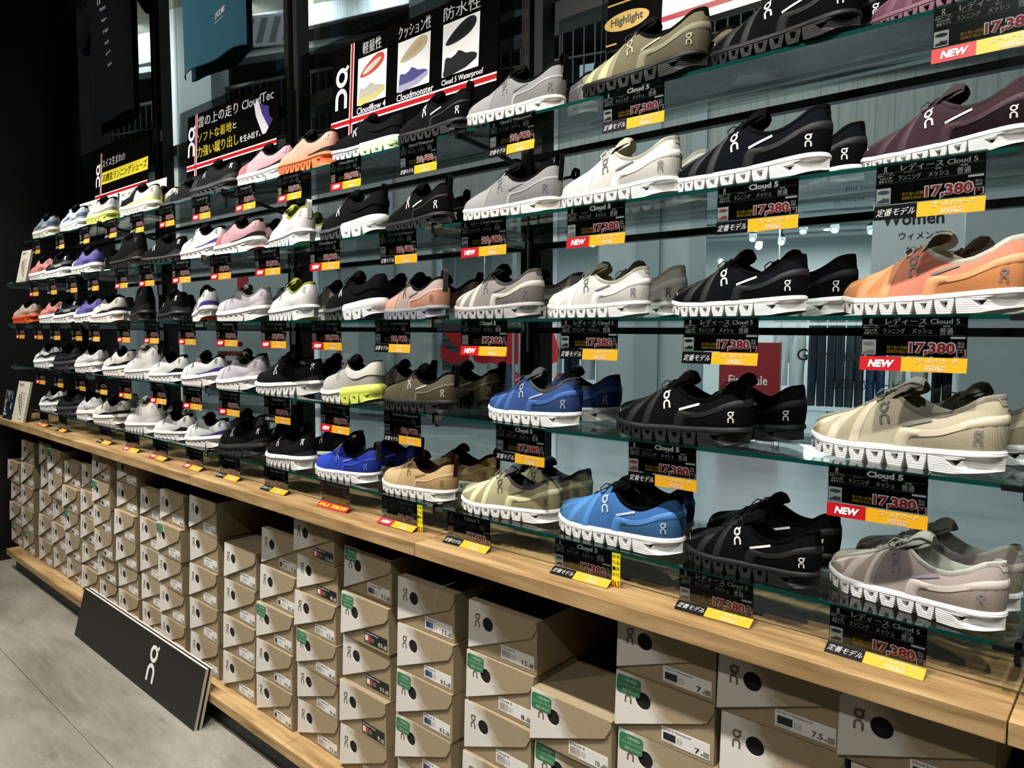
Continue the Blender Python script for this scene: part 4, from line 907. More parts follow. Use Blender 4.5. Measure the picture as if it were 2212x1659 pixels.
for i, c in enumerate(CARDS):
    s, X, tt, pr_, kd = c[:5]
    sn = NEAR[i][7].split(' on the ')[0].split(', ')[0].split(' standing ')[0].split(' of which ')[0].split(' seen ')[0].replace('smaller looking of the two graphite shoes', 'smaller graphite shoe')
    for cut_ in (' at the left end of', ' at the front of', ' at the right end of', ' beside the', ' behind the', ' cut by'): sn = sn.split(cut_)[0]
    lab = 'price card, %s shelf, under the %s' % (NM[s], sn)
    rz = random.uniform(-.03, .03) if s != 5 else random.uniform(-.05, .02)
    t = thing('price_card', (X, SHY[s]-.0045, SHZ[s]-.0035), (random.uniform(-.02, .05), 0, rz), label=lab, cat='price card', group='shelf price cards')
    sale = kd == 's'
    obj('card', board, plain('#8e1a22', .3) if sale else KM, t); obj('acrylic_holder', hm, ACR, t)
    obj('card_lettering', st, [WHT, plain('#77767c', .5)], t); obj('title_lettering', title(tt), WHT, t)
    obj('product_picture', pt_, [WHT, plain(THUMB[(i*5) % 6], .6)], t)
    if not sale: obj('yellow_lettering', yl, YEL, t)
    a, b = price(pr_); obj('price', a, YEL if sale else PRED, t)
    if not sale: obj('price_outline', b, WHT, t)
    th = radians(-58+random.uniform(-4, 4)) if s == 5 else radians(random.uniform(-9, 1)); Z = STR[kd]; L0 = (0, -.001, -CH-.0016)
    obj('gold_strip', Z['gold_strip'], RED if sale else GOLD, t, L0, (th, 0, 0)); obj('tag_strip', Z['tag_strip'], RED if kd in 'ns' else KM, t, L0, (th, 0, 0))
    if 'strip_lettering' in Z: obj('strip_lettering', Z['strip_lettering'], plain('#f6efdb', .5), t, L0, (th, 0, 0))
    obj('tag_lettering', Z['tag_lettering'], [YEL if sale else WHT, YEL], t, L0, (th, 0, 0))
    if len(c) > 5:
        a, b, d = sidetag(c[5]); q = obj('side_tag', a, plain('#f4e11e', .45), t, (CW/2+.002, 0, 0)); obj('tag_text', b, plain('#17150a', .6), q); obj('size_number', d, DRED, q)
# ------------------------------------------------------------------ shoeboxes
def boxmat(name, base, light=None, halftone=0):
    m, nt, b = newmat(name); tc = N(nt, 'ShaderNodeTexCoord'); b.inputs['Roughness'].default_value = .7; b.inputs['Specular IOR Level'].default_value = .25
    n = N(nt, 'ShaderNodeTexNoise', Scale=90, Detail=3); L(nt, tc.outputs['Object'], n.inputs['Vector'])
    mx = N(nt, 'ShaderNodeMix', data_type='RGBA'); c = lin(base); mx.inputs[6].default_value = tuple(x*.9 for x in c[:3])+(1,); mx.inputs[7].default_value = tuple(x*1.08 for x in c[:3])+(1,)
    L(nt, n.outputs['Fac'], mx.inputs[0]); last = mx.outputs[2]
    if light:      # printed cloud: pale on the left, fading out along a ragged diagonal
        sp = N(nt, 'ShaderNodeSeparateXYZ'); L(nt, tc.outputs['Object'], sp.inputs[0])
        n2 = N(nt, 'ShaderNodeTexNoise', Scale=20, Detail=5, Roughness=.6); mp = N(nt, 'ShaderNodeMapping'); mp.inputs['Rotation'].default_value = (0, radians(40), 0); mp.inputs['Scale'].default_value = (1, 1, 2.6)
        L(nt, tc.outputs['Object'], mp.inputs[0]); L(nt, mp.outputs[0], n2.inputs['Vector'])
        # f = x + .75*(z) ... with x from the left edge, z from the top (negative)
        k1 = N(nt, 'ShaderNodeMath', operation='MULTIPLY_ADD'); L(nt, sp.outputs[2], k1.inputs[0]); k1.inputs[1].default_value = .80; L(nt, sp.outputs[0], k1.inputs[2])
        k2 = N(nt, 'ShaderNodeMath', operation='MULTIPLY_ADD'); L(nt, n2.outputs['Fac'], k2.inputs[0]); k2.inputs[1].default_value = -.075; L(nt, k1.outputs[0], k2.inputs[2])
        rp = N(nt, 'ShaderNodeMapRange'); rp.inputs['From Min'].default_value = -.016; rp.inputs['From Max'].default_value = .036; rp.inputs['To Min'].default_value = 1; rp.inputs['To Max'].default_value = 0
        L(nt, k2.outputs[0], rp.inputs['Value'])
        wv = N(nt, 'ShaderNodeTexWave', bands_direction='DIAGONAL', Scale=130); L(nt, tc.outputs['Object'], wv.inputs['Vector'])
        mm = N(nt, 'ShaderNodeMath', operation='MULTIPLY_ADD'); L(nt, wv.outputs['Fac'], mm.inputs[0]); mm.inputs[1].default_value = .22; mm.inputs[2].default_value = .78
        m3 = N(nt, 'ShaderNodeMath', operation='MULTIPLY'); L(nt, rp.outputs[0], m3.inputs[0]); L(nt, mm.outputs[0], m3.inputs[1])
        m2 = N(nt, 'ShaderNodeMix', data_type='RGBA'); L(nt, m3.outputs[0], m2.inputs[0]); L(nt, last, m2.inputs[6]); m2.inputs[7].default_value = lin(light); last = m2.outputs[2]
    L(nt, last, b.inputs['Base Color']); return m
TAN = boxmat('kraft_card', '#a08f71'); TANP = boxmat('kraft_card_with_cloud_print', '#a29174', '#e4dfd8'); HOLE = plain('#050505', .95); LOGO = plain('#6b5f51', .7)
BW, BD = .212, .325; BC = {}
def box_meshes(h):
    h = round(h, 3)
    if h in BC: return BC[h]
    R = {}; g = .0012
    b = MB(); b.box(0, BW, .0025, BD, -h+.0008, -.003); R['body'] = b.mesh('body')
    l = MB(); l.box(-.001, BW+.001, .0012, BD+.001, -.0035, 0); R['lid'] = l.mesh('lid')
    # flap with a round finger hole: outer outline and hole ring share one point count
    hl, hr = h*.95, h*.20; out = []; n = 64; hx, hz, hr_ = .30*BW, -.37*h, .0168
    poly = [(0, 0), (BW, 0), (BW, -hr), (BW-.0015, -hr-.0055), (BW-.006, -hr-.010), (BW-.013, -hr-.0145), (BW-.022, -hr-.019), (0, -hl)]
    for k in range(n):             # cast rays from the hole centre to the outline
        a = 2*pi*k/n; dx, dz = cos(a), sin(a); best = 9
        for (x0, z0), (x1, z1) in zip(poly, poly[1:]+poly[:1]):
            ex, ez = x1-x0, z1-z0; det = dx*ez-dz*ex
            if abs(det) < 1e-12: continue
            t = ((x0-hx)*ez-(z0-hz)*ex)/det; u = ((x0-hx)*dz-(z0-hz)*dx)/det
            if t > 0 and -1e-6 <= u <= 1+1e-6: best = min(best, t)
        out.append((hx+dx*best, hz+dz*best))
    corners = poly
    for cx, cz in corners:
        i = min(range(n), key=lambda i: (out[i][0]-cx)**2+(out[i][1]-cz)**2); out[i] = (cx, cz)
    hol = [(hx+cos(2*pi*k/n)*hr_, hz+sin(2*pi*k/n)*hr_) for k in range(n)]
    f = MB(); V = [(x, 0, z) for x, z in out]+[(x, 0, z) for x, z in hol]+[(x, .0022, z) for x, z in out]+[(x, .0022, z) for x, z in hol]
    fs = []
    for i in range(n):
        j = (i+1) % n; fs += [(i, j, n+j, n+i), (i, 2*n+i, 2*n+j, j), (n+i, n+j, 3*n+j, 3*n+i)]
    f.add(V, fs); R['lid_flap'] = f.mesh('lid_flap', 30)
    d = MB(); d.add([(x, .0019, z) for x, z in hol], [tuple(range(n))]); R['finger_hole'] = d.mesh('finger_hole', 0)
    lg = MB(); ringlogo(lg, .030, -.30*h-.006, .034, lambda x, y, d: (x, -.0004, y)); R['logo'] = lg.mesh('logo', 0)
    x0, x1, z0, z1 = .49*BW, .965*BW, -.925*h, -.665*h; w = x1-x0; q = z1-z0
    s = MB().box(x0, x1, .0017, .0026, z0, z1); R['size_label'] = s.mesh('size_label'); R['lab'] = (x0, w, z0, q)
    tl = MB().box(-.001, .072, -.0009, -.0003, -.062, -.010); R['green_sticker'] = bevelled_sticker()
    tg = MB(); E = .0012
    for k, tx in enumerate(('この箱の商品は', 'フェイス(ディスプレイ)', '商品になります!!')): put(tg, tx, (.018, .008, .016)[k], (.051, .055, .053)[k], -.0165-.0105*k, -.0095-.0105*k, 0, d=E, bold=.02)
    R['sticker_lettering'] = tg.mesh('sticker_lettering', 0)
    BC[h] = R; return R
def bevelled_sticker():
    P = [];
    for cx, cz, a0 in ((.0515, -.012, 0), (.009, -.012, 90), (.009, -.0355, 180), (.0515, -.0355, 270)):
        for k in range(4): a = radians(a0+30*k); P.append((cx+cos(a)*.006, cz+sin(a)*.006))
    m = MB(); m.prism(P, -.0003, -.001, lambda x, z, d: (x, d, z)); return m.mesh('green_sticker')
LABT = {}
def label_meshes(h, size, ttl, two):
    key = (round(h, 3), size, ttl, two)
    if key not in LABT:
        x0, w, z0, q = box_meshes(h)['lab']; d = -.0013; a = MB(); fn = lambda x, y, d_: (x, -d, y)
        fn = lambda x, y, d_: (x, .0013, y)
        put(a, ttl, x0+w*.03, x0+w*(.42 if len(ttl) < 10 else .62), z0+q*.78, z0+q*.94, 0, fn, bold=.01); put(a, 'Made in Vietnam', x0+w*.03, x0+w*.26, z0+q*.05, z0+q*.13, 0, fn)
        put(a, size, x0+w*(.70 if len(size) < 3 else .62), x0+w*.80, z0+q*.12, z0+q*.46, 0, fn, bold=.015); put(a, 'M', x0+w*.825, x0+w*.86, z0+q*.12, z0+q*.24, 0, fn, bold=.01)
        for r in (0, 1, 2): put(a, ('US 7.5', 'EU 40', 'JP 255')[r], x0+w*.33, x0+w*.44, z0+q*(.48-.14*r), z0+q*(.57-.14*r), 0, fn)
        for i in range(13):
            bx = x0+w*(.875+.0085*i); ww = w*(.003+.003*((i*7) % 3 == 0)); a.add([fn(bx, z0+q*.08, 0), fn(bx+ww, z0+q*.08, 0), fn(bx+ww, z0+q*.42, 0), fn(bx, z0+q*.42, 0)], [(0, 1, 2, 3)], 0)
        sw = MB(); cols = 2 if two else 1
        for c in range(cols): sw.add([fn(x0+w*(.04+.26/cols*c), z0+q*.2, 0), fn(x0+w*(.04+.26/cols*(c+1)), z0+q*.2, 0), fn(x0+w*(.04+.26/cols*(c+1)), z0+q*.66, 0), fn(x0+w*(.04+.26/cols*c), z0+q*.66, 0)], [(0, 1, 2, 3)], c)
        LABT[key] = (a.mesh('label_lettering', 0), sw.mesh('colour_swatch', 0))
    return LABT[key]
INK = plain('#15151a', .6); GREEN = plain('#2f7a4e', .5)
NTOT = [4, 5, 5, 5, 5, 5, 6, 6, 5, 5, 5, 4, 5, 6, 5, 5, 5, 4, 6, 6, 6]
ORD = ['first', 'second', 'third', 'fourth', 'fifth', 'sixth', 'seventh', 'eighth', 'ninth', 'tenth', 'eleventh', 'twelfth', 'thirteenth', 'fourteenth', 'fifteenth', 'sixteenth', 'seventeenth', 'eighteenth', 'nineteenth', 'twentieth', 'twenty-first']
STICK = {(0, 3), (1, 4), (3, 0), (4, 2), (6, 1), (9, 1), (12, 2), (13, 3), (14, 0), (14, 1), (15, 2), (15, 3), (16, 1), (17, 0), (17, 1), (18, 1), (18, 2)}
SIZES = {13: ['7.5', '8', '7.5', '8', '9', '9.5'], 14: ['9.5', '8.5', '9.5', '9', '9'], 15: ['7.5', '8.5', '8.5', '8.5', '9'], 16: ['7.5', '8', '8', '8.5', '9'], 17: ['10', '10', '10.5', '11'], 18: ['7', '7', '7', '7.5', '8', '8'], 19: ['7.5', '7.5', '8', '8', '8', '8'], 20: ['7', '7.5', '8', '8', '8', '8'], 12: ['7', '8.5', '9.5', '9.5', '10'], 11: ['11', '11', '11', '11.5'], 10: ['10', '10', '10.5', '10.5', '10.5']}
BLACKLAB = {(13, 0), (13, 1), (14, 1), (14, 2), (14, 3)}
TTL = lambda c: 'Cloudmonster' if c < 7 else 'Cloudsurfer' if c < 12 else 'Cloudflow 4' if c < 14 else 'Cloudsurfer Next' if c == 14 else 'Cloud 5' if c < 18 else 'Cloud 5 Waterproof'
SWC = lambda c: [('#b5483c', '#e6e3de'), ('#2a2a2e', '#4a4a50'), ('#e7e5e0', '#c9c9c9'), ('#2b2c30', '#dcdcdc'), ('#a79c98', '#b9aeaa'), ('#303a55', '#4a5f85'), ('#1c2224', '#1c2224')][0 if c < 4 else 1 if c < 7 else 2 if c < 12 else 3 if c < 13 else 4 if c in (13, 16) else 5 if c < 16 else 4 if c < 18 else 6]
avg = [sum(q[0] for q in col)/len(col) for col in BOXES]
XR = avg[:]
for it in range(400):                      # stacks stand side by side
    for i in range(len(XR)-1):
        dlt = XR[i+1]-XR[i]-.2185
        if dlt < 0: XR[i] += dlt/2; XR[i+1] -= dlt/2
    XR[0] = max(XR[0], -.165)
rb = random.Random(11)
for c, col in enumerate(BOXES):
    n = NTOT[c]; LIM = BT-.042; z0_ = col[0][1]
    if z0_ > LIM: H = (col[1][1]-PT)/(n-1); tops = [min(LIM, col[1][1]+.127)]+[PT+H*(n-r) for r in range(1, n)]
    else: H = (z0_-PT)/n; tops = [PT+H*(n-r) for r in range(n)]
    tops.append(PT)
    for r in range(n):
        x12 = col[r][0] if r < len(col) else avg[c]
        xr = XR[c]+.25*(x12-avg[c]); den = x12-CAMX
        y = 1.2*(xr-CAMX)/den if abs(den) > .8 else 1.2
        y = min(1.222, max(1.176, y))+rb.uniform(-.004, .004)
        x = CAMX+(x12-CAMX)*y/1.2; x = min(max(x, XR[c]-.003), XR[c]+.003) if c < 20 else x
        zt_ = tops[r]-.0006; H = tops[r]-tops[r+1]; m = box_meshes(H-.0012)
        feat = 'green-stickered ' if (c, r) in STICK else 'black-labelled ' if (c, r) in BLACKLAB else ''
        t = thing('shoebox', (x, y, zt_), (0, 0, radians(rb.uniform(-1.0, .3))), label='%stan shoebox, %s from the top in the %s stack from the left' % (feat, ORD[r], ORD[c]), cat='shoebox', group='tan shoeboxes under the bench')
        obj('body', m['body'], TAN, t); obj('lid', m['lid'], TAN, t); fl_ = obj('lid_flap', m['lid_flap'], TANP, t, (0, 0, 0), (radians(-rb.uniform(1.0, 3.2)), 0, 0)); obj('finger_hole', m['finger_hole'], HOLE, fl_); obj('logo', m['logo'], LOGO, fl_)
        bl = (c, r) in BLACKLAB; s = obj('size_label', m['size_label'], plain('#131316', .5) if bl else plain('#e9e7e2', .55), t)
        a, sw = label_meshes(H-.0012, SIZES.get(c, ['8', '8.5', '8.5', '9', '9', '9.5'])[r], TTL(c), True)
        obj('label_lettering', a, plain('#e9e7e2', .55) if bl else INK, s); obj('colour_swatch', sw, [plain('#e9e4df', .6), plain('#c23a2c', .6)] if bl else [plain(k, .6) for k in SWC(c)], s)
        if (c, r) in STICK:
            g = obj('green_sticker', m['green_sticker'], GREEN, fl_); obj('sticker_lettering', m['sticker_lettering'], plain('#eef2ea', .5), g)
# ------------------------------------------------------------------ leaning sign
t = thing('leaning_sign', (1.315, 1.074, 0), (radians(-13.5), 0, 0), label='black foam board sign with a white logo leaning on the low plank', cat='sign')
W2, H2 = 1.185, .210
obj('front_board', MB().box(0, W2, 0, .0012, 0, H2), plain('#191615', .6), t); obj('rear_board', MB().box(.006, W2+.007, .0145, .0155, 0, H2+.003), plain('#191615', .6), t)
fo = MB(); fo.box(.0005, W2-.0005, .0012, .0120, .0005, H2-.0005); obj('foam_core', fo, plain('#d9d5c6', .8), t)
fo = MB(); fo.box(.0065, W2+.0065, .0156, .0255, .0005, H2+.0025); obj('foam_core', fo, plain('#d9d5c6', .8), t)
lg = MB(); ringlogo(lg, .79, .112, .138, d=.0008); obj('logo', lg, plain('#eceae4', .6), t)
# ------------------------------------------------------------------ leaflets on the bench and the second shelf
def stand(loc, rz, label, h=.225, w=.165):
    t = thing('leaflet_stand', loc, (radians(-12), 0, rz), label=label, cat='leaflet stand', group='white leaflet stands')
    obj('panel', MB().box(0, w, 0, .012, 0, h), plain('#dbd3c2', .6), t); obj('foot', MB().box(w*.25, w*.75, .012, .05, 0, h*.42), plain('#57564f', .7), t)
    m = MB(); put(m, 'Cloud X', w*.12, w*.5, h*.88, h*.95, 0, d=.0006, bold=.02)
    for k in range(6): m.add([F(w*x, h*(.70-.065*k+y), .0006) for x, y in ((.5, 0), (.82-.1*(k % 2), 0), (.82-.1*(k % 2), .012), (.5, .012))], [(0, 1, 2, 3)], 0)
    put(m, 'QWQ', w*.5, w*.76, h*.05, h*.09, 0, d=.0006); obj('lettering', m, plain('#5f5a52', .6), t)
    p = MB(); p.add([F(w*(.24+.42*(k/12)**2+dx), h*(.68-.5*k/12+.30*(k/12)**3*.0), .0006) for dx in (0, .10) for k in range(13)], [(k, k+1, 14+k, 13+k) for k in range(12)], 0)
    p.add([F(w*(.40+.30*(k/12)**2.5+dx), h*(.74-.45*k/12), .0007) for dx in (0, .06) for k in range(13)], [(k, k+1, 14+k, 13+k) for k in range(12)], 1)
    obj('sole_diagram', p, [plain('#6f7a63', .6), plain('#9a6a5e', .6)], t)
stand((.165, 1.150, BT), radians(4), 'white leaflet stand with a sole diagram at the left end of the oak bench')
stand((.03, 1.235, SHZ[2]+.001), radians(3), 'white leaflet stand with a sole diagram on the second shelf, left end', .19, .145)
t = thing('brochure', (-.02, 1.150, BT), (radians(-10), 0, 0), label='brochure with a colourful runners photo and teal foot, left end of bench', cat='brochure')
obj('cover', MB().box(0, .16, 0, .003, 0, .165), plain('#0f2a36', .4), t)
rr = random.Random(4); m = MB()
for k in range(46):
    x = rr.uniform(.004, .15); y = rr.uniform(.05, .155); a = rr.uniform(.9, 1.9); l = rr.uniform(.012, .04); w = rr.uniform(.002, .006)
    q = [(x+cos(a)*p*l+sin(a)*w*s, y+sin(a)*p*l-cos(a)*w*s) for p, s in ((0, -1), (1, -1), (1, 1), (0, 1))]; m.add([F(min(.159, max(.001, u)), min(.163, max(.045, v)), .0005+k*.00001) for u, v in q], [(0, 1, 2, 3)], k % 4)
obj('cover_picture', m, [plain('#cfc6b4', .5), plain('#c07a48', .5), plain('#101010', .5), plain('#8aa6b0', .5)], t)
m = MB(); put(m, 'ALL', .015, .055, .042, .058, 0, d=.002, bold=.03); put(m, '2024', .012, .07, .02, .036, 0, d=.002, bold=.03); obj('lettering', m, WHT, t)
# ------------------------------------------------------------------ headline boards on the top shelf
BRD = plain('#0a0908', .12, spec=.6, coat=.5); HB = 1.492
def hboard(name_lab, x0, x1, z0, z1, w0, fill, rx=-3):
    x0, x1, z0, z1 = [CAMX+(q-CAMX)*1.02 for q in (x0, x1)]+[ZC+(q-ZC)*1.02 for q in (z0, z1)]
    t = thing('headline_board', (x0, HB, z0), (radians(rx), 0, 0), label=name_lab, cat='sign board', group='headline boards'); w, h = x1-x0, z1-z0
    o = obj('board', MB().box(0, w, 0, .004, 0, h), BRD, t); lo = SHZ[1]-z0+.002
    ac = MB(); ac.box(-w0, w+.05, .006, .009, lo, h+.04); ac.box(-w0, w+.05, -.03, .006, lo, lo+.003); obj('acrylic_stand', ac, ACR, t)
    wl, rl, yl_, kl = MB(), MB(), MB(), MB(); fill(w, h, wl, rl, yl_, kl, t)
    for n_, m_, mt in (('white_lettering', wl, WHT), ('red_stripes', rl, plain('#b3161d', .3)), ('yellow_lettering', yl_, plain('#f3e233', .4)), ('black_lettering', kl, plain('#0d0c0a', .5))):
        if m_.v: obj(n_, m_, mt, t)
    return t
def rect(m, x0, x1, y0, y1, d=.0006, mi=0): m.add([F(x0, y0, d), F(x1, y0, d), F(x1, y1, d), F(x0, y1, d)], [(0, 1, 2, 3)], mi)
def cross(w, h, wl, rl, xv, yh):
    rect(wl, xv-.010, xv+.010, 0, h); rect(wl, 0, w, yh-.012, yh+.012); rect(rl, xv-.0055, xv+.0055, 0, h, .0010); rect(rl, 0, w, yh-.007, yh+.007, .0010)
def f1(w, h, wl, rl, yl_, kl, t):
    cross(w, h, wl, rl, .085, .022); ringlogo(wl, .04, h*.55, .12, d=.0006); put(wl, 'スイス生まれの', .10, .41, h*.68, h*.85, 0, d=.0006, bold=.02)
    rect(yl_, .10, w, h*.33, h*.58); put(kl, '高機能ランニングシューズ', .11, w-.01, h*.37, h*.54, 0, d=.0012, bold=.02)
def f2(w, h, wl, rl, yl_, kl, t):
    cross(w, h, wl, rl, .085, .040); ringlogo(wl, .04, h*.58, .13, d=.0006); put(wl, '雲の上の走り CloudTec', .10, w-.03, h*.76, h*.94, 0, d=.0006, bold=.015)
    put(yl_, 'ソフトな着地', .10, .40, h*.52, h*.68, 0, d=.0006, bold=.015); put(wl, 'と', .41, .44, h*.55, h*.64, 0, d=.0006)
    put(yl_, '力強い蹴り出し', .10, .46, h*.28, h*.46, 0, d=.0006, bold=.015); put(wl, 'を生み出す。', .47, .63, h*.30, h*.40, 0, d=.0006)
    s = MB(); T = lambda x, y, d: F(.655+x*.15*cos(1.0)+y*.14*sin(1.0)-.03, h*.56-x*.15*sin(1.0)+y*.14*cos(1.0), d)
    s.add([T(x, y*.8, .0006) for x, y in SIL], [tuple(range(len(SIL)))], 1); s.add([T(x, y, .0010) for x, y in ((-.52, .18), (-.5, -.05), (-.2, -.14), (.45, -.12), (.53, .02), (.5, .22), (0, .14))], [tuple(range(7))], 0); obj('shoe_picture', s, [plain('#dcd9de', .4), plain('#3b2c7a', .4)], t)
def f3(w, h, wl, rl, yl_, kl, t):
    cross(w, h, wl, rl, .112, .048); ringlogo(wl, .055, h*.55, .14, d=.0006)
    cols = [('#c9462f', '#cfccc2', '#b3afa2', '#c9bf6a'), ('#cbb994', '#b9a984', '#4b4a86', '#a9a4bf'), ('#1c1c1e', '#101011', '#1b1b1e', '#121214')]
    for k, (tx, nm) in enumerate((('軽量性', 'Cloudflow 4'), ('クッション性', 'Cloudmonster'), ('防水性', 'Cloud 5 Waterproof'))):
        x0 = .145+.205*k; rect(wl, x0, x0+.150, h*.30, h*.80); put(wl, tx, x0+.022 if k == 0 else x0, x0+(.12 if k == 0 else .15), h*.83, h*.96, 0, d=.0006, bold=.02); put(wl, nm, x0, x0+.150+(.02 if k else 0), h*.205, h*.275, 0, d=.0006, bold=.01)
        s = MB(); n_ = 26
        s.add([F(x0+.075+cos(2*pi*i/n_)*.066*cos(.35)-sin(2*pi*i/n_)*.022*(1+.35*cos(2*pi*i/n_))*sin(.35), h*.675+cos(2*pi*i/n_)*.066*sin(.35)+sin(2*pi*i/n_)*.022*(1+.35*cos(2*pi*i/n_))*cos(.35), .0011) for i in range(n_)], [tuple(range(n_))], 0)
        s.add([F(x0+.075+cos(2*pi*i/n_)*.05*cos(.35)-sin(2*pi*i/n_)*.010*sin(.35), h*.675+cos(2*pi*i/n_)*.05*sin(.35)+sin(2*pi*i/n_)*.010*cos(.35), .0014) for i in range(n_)], [tuple(range(n_))], 1)
        T = lambda x, y, d: F(x0+.075-x*.132, h*.355+y*.075-x*.020, d)
        s.add([T(x, y, .0011) for x, y in SIL], [tuple(range(len(SIL)))], 2); s.add([T(x, y, .0014) for x, y in ((-.53, .16), (-.50, -.02), (-.2, -.16), (.45, -.16), (.53, .0), (.5, .16), (0, .06))], [tuple(range(7))], 3)
        obj('product_picture', s, [plain(c_, .4) for c_ in cols[k]], t)
def f4(w, h, wl, rl, yl_, kl, t):
    rect(wl, .15, w, .012, h)
    for k in range(4): rect(rl, .15, w, .03+.05*k, .042+.05*k, .001)
    g = MB(); n_ = 24
    g.add([F(.055+cos(2*pi*i/n_)*.062, .062+sin(2*pi*i/n_)*.022, .0008) for i in range(n_)], [tuple(range(n_))], 0); rect(g, -.0, .15, .105, .109, .0008); rect(g, 0, .03, .012, .016, .0008)
    obj('gold_emblem', g, plain('#c9a95c', .3, .5), t); put(kl, 'Highlight', .012, .10, .050, .074, 0, d=.0014, bold=.02)
hboard('black headline board with a yellow banner, leftmost on the top shelf', .63, 1.31, 2.058, 2.305, .30, f1)
hboard('glossy black headline board with yellow slogan and a tilted shoe picture', 1.72, 2.455, 2.040, 2.300, .10, f2)
hboard('black headline board with three product pictures', 2.80, 3.562, 2.020, 2.318, .22, f3)
hboard('black and white board with a gold oval emblem at the photo top', 3.915, 4.65, 2.04, 2.30, .02, f4)
for k, (x, tx) in enumerate(((.42, 'Cloudmonster'), (.70, 'Cloudstratus'), (.99, 'Cloudsurfer'), (1.27, 'Cloud 5'))):
    t = thing('feature_card', (x, 1.446, SHZ[1]+.001), (radians(-3), 0, radians(0)), label='small white feature card below the yellow banner board, %s of four' % ['leftmost', 'second', 'third', 'rightmost'][k], cat='card', group='white feature cards')
    obj('card', MB().box(0, .265, 0, .003, 0, .19), plain('#e4e1da', .5), t); m = MB(); put(m, tx, .02, .24, .095, .145, 0, d=.0006, bold=.015); put(m, 'この軽さで、毎日快適に！',   .01, .20, .160, .176, 0, d=.0006); obj('lettering', m, INK, t)
    if k == 2: obj('yellow_flash', MB().box(.2, .255, -.001, -.0005, .01, .05), YEL, t)
# ------------------------------------------------------------------ shirts hanging above
rail = obj('hanging_rail', MB().tube([(.05, 1.462, 3.13), (2.9, 1.462, 3.13)], .013, 10)); rail = tag(rail, 'black rail across the posts that carries the shirts', 'rail'); rail.data.materials.clear(); rail.data.materials.append(BLKM)
def shirt(x, z0, h, w, col, label, hem, fold, txt, slope=0.0):
    t = thing('t_shirt', (x, 1.44, z0), label=label, cat='shirt', group='shirts hanging above the shelves'); n = 26; m_ = 16
    def P(i, j, sd):
        u, v = i/n-.5, j/m_; wid = w*(1+.10*(1-v)-.02*v) ; sh = 0
        z = v*h+slope*u*(1-v)
        y = sd*(.012+.030*sqrt(max(0, 1-(2*u)**2)))+fold*.011*sin(u*9+v*1.5+1)*(1-.3*v)+.004*sin(u*17+1)*v
        return (u*wid, y, z)
    b = MB()
    for sd in (-1, 1): b.grid([[P(i, j, sd) for j in range(m_+1)] for i in range(n+1)], flip=sd > 0)
    obj('body', b.mesh('body', 60, weld=.004), fabric(col, 1.6), t)
    hm_ = MB(); hm_.tube([P(i, 0, -1) for i in range(n+1)]+[P(i, 0, 1) for i in range(n, -1, -1)], .0022, 5); obj('hem', hm_, fabric(hem, 1.6), t)
    for sg in (-1, 1):
        s = MB(); rows = []
        for k in range(7):
            a = k/6; rows.append([(sg*(w*.47+.17*a), .03*cos(q)*(1+.2*a), h-.06-.10*a-.0+sin(q)*.085*(1-.08*a)-.055*a) for q in [2*pi*i/14 for i in range(14)]])
        s.grid(rows, wrap=True); obj('sleeve', s.mesh('sleeve', 60), fabric(col, 1.6), t)
    hk = MB(); hk.tube([(-w*.36, 0, h-.02), (0, .0, h+.045), (w*.36, 0, h-.02)], .006, 6); hk.tube([(0, 0, h+.04), (0, 0, 3.14-z0)], .003, 6); obj('hanger', hk, BLKM, t)
    def on(x, z, q=0):
        u = max(-.49, min(.49, x/(w*(1+.10*(1-z/h))))); v = max(0, min(1, z/h))
        return (x, P((u+.5)*n, v*m_, -1)[1]-.0016, z+slope*u*(1-v))
    txt(t, on); return t
def tx1(t, on):
    m = MB(); ringlogo(m, -.07, .60, .07, lambda x, y, d: on(x, y))
    for k in range(6): put(m, ('move', 'light', 'run', 'air', 'pro', 'dissolve')[k], -.06+.012*k, .0+.012*k, .53-.055*k, .545-.055*k, 0, lambda x, y, d: on(x, y))
    obj('chest_print', m, plain('#b9bab8', .6), t)
def tx2(t, on):
    m = MB(); put(m, 'SVOLME', .05, .15, .145, .168, 0, lambda x, y, d: on(x, y), bold=.02, shear=.25); put(m, 'deportes da ciron', .05, .14, .128, .138, 0, lambda x, y, d: on(x, y)); obj('hem_print', m, plain('#cfd6d8', .5), t)
shirt(1.035, 2.40, .70, .47, '#11151c', 'black shirt with small white print hanging at the upper left', '#0a0c10', .8, tx1, .02)
shirt(2.075, 2.435, .66, .48, '#2f6072', 'teal shirt with a small white hem print hanging second from the left', '#1d3a45', 1.0, tx2, .01)
DLT = [(-8.9, 5.86), (-8.47, 6.0), (-7.0, 6.55), (-6.6, 6.66), (-5.7, 7.0)]
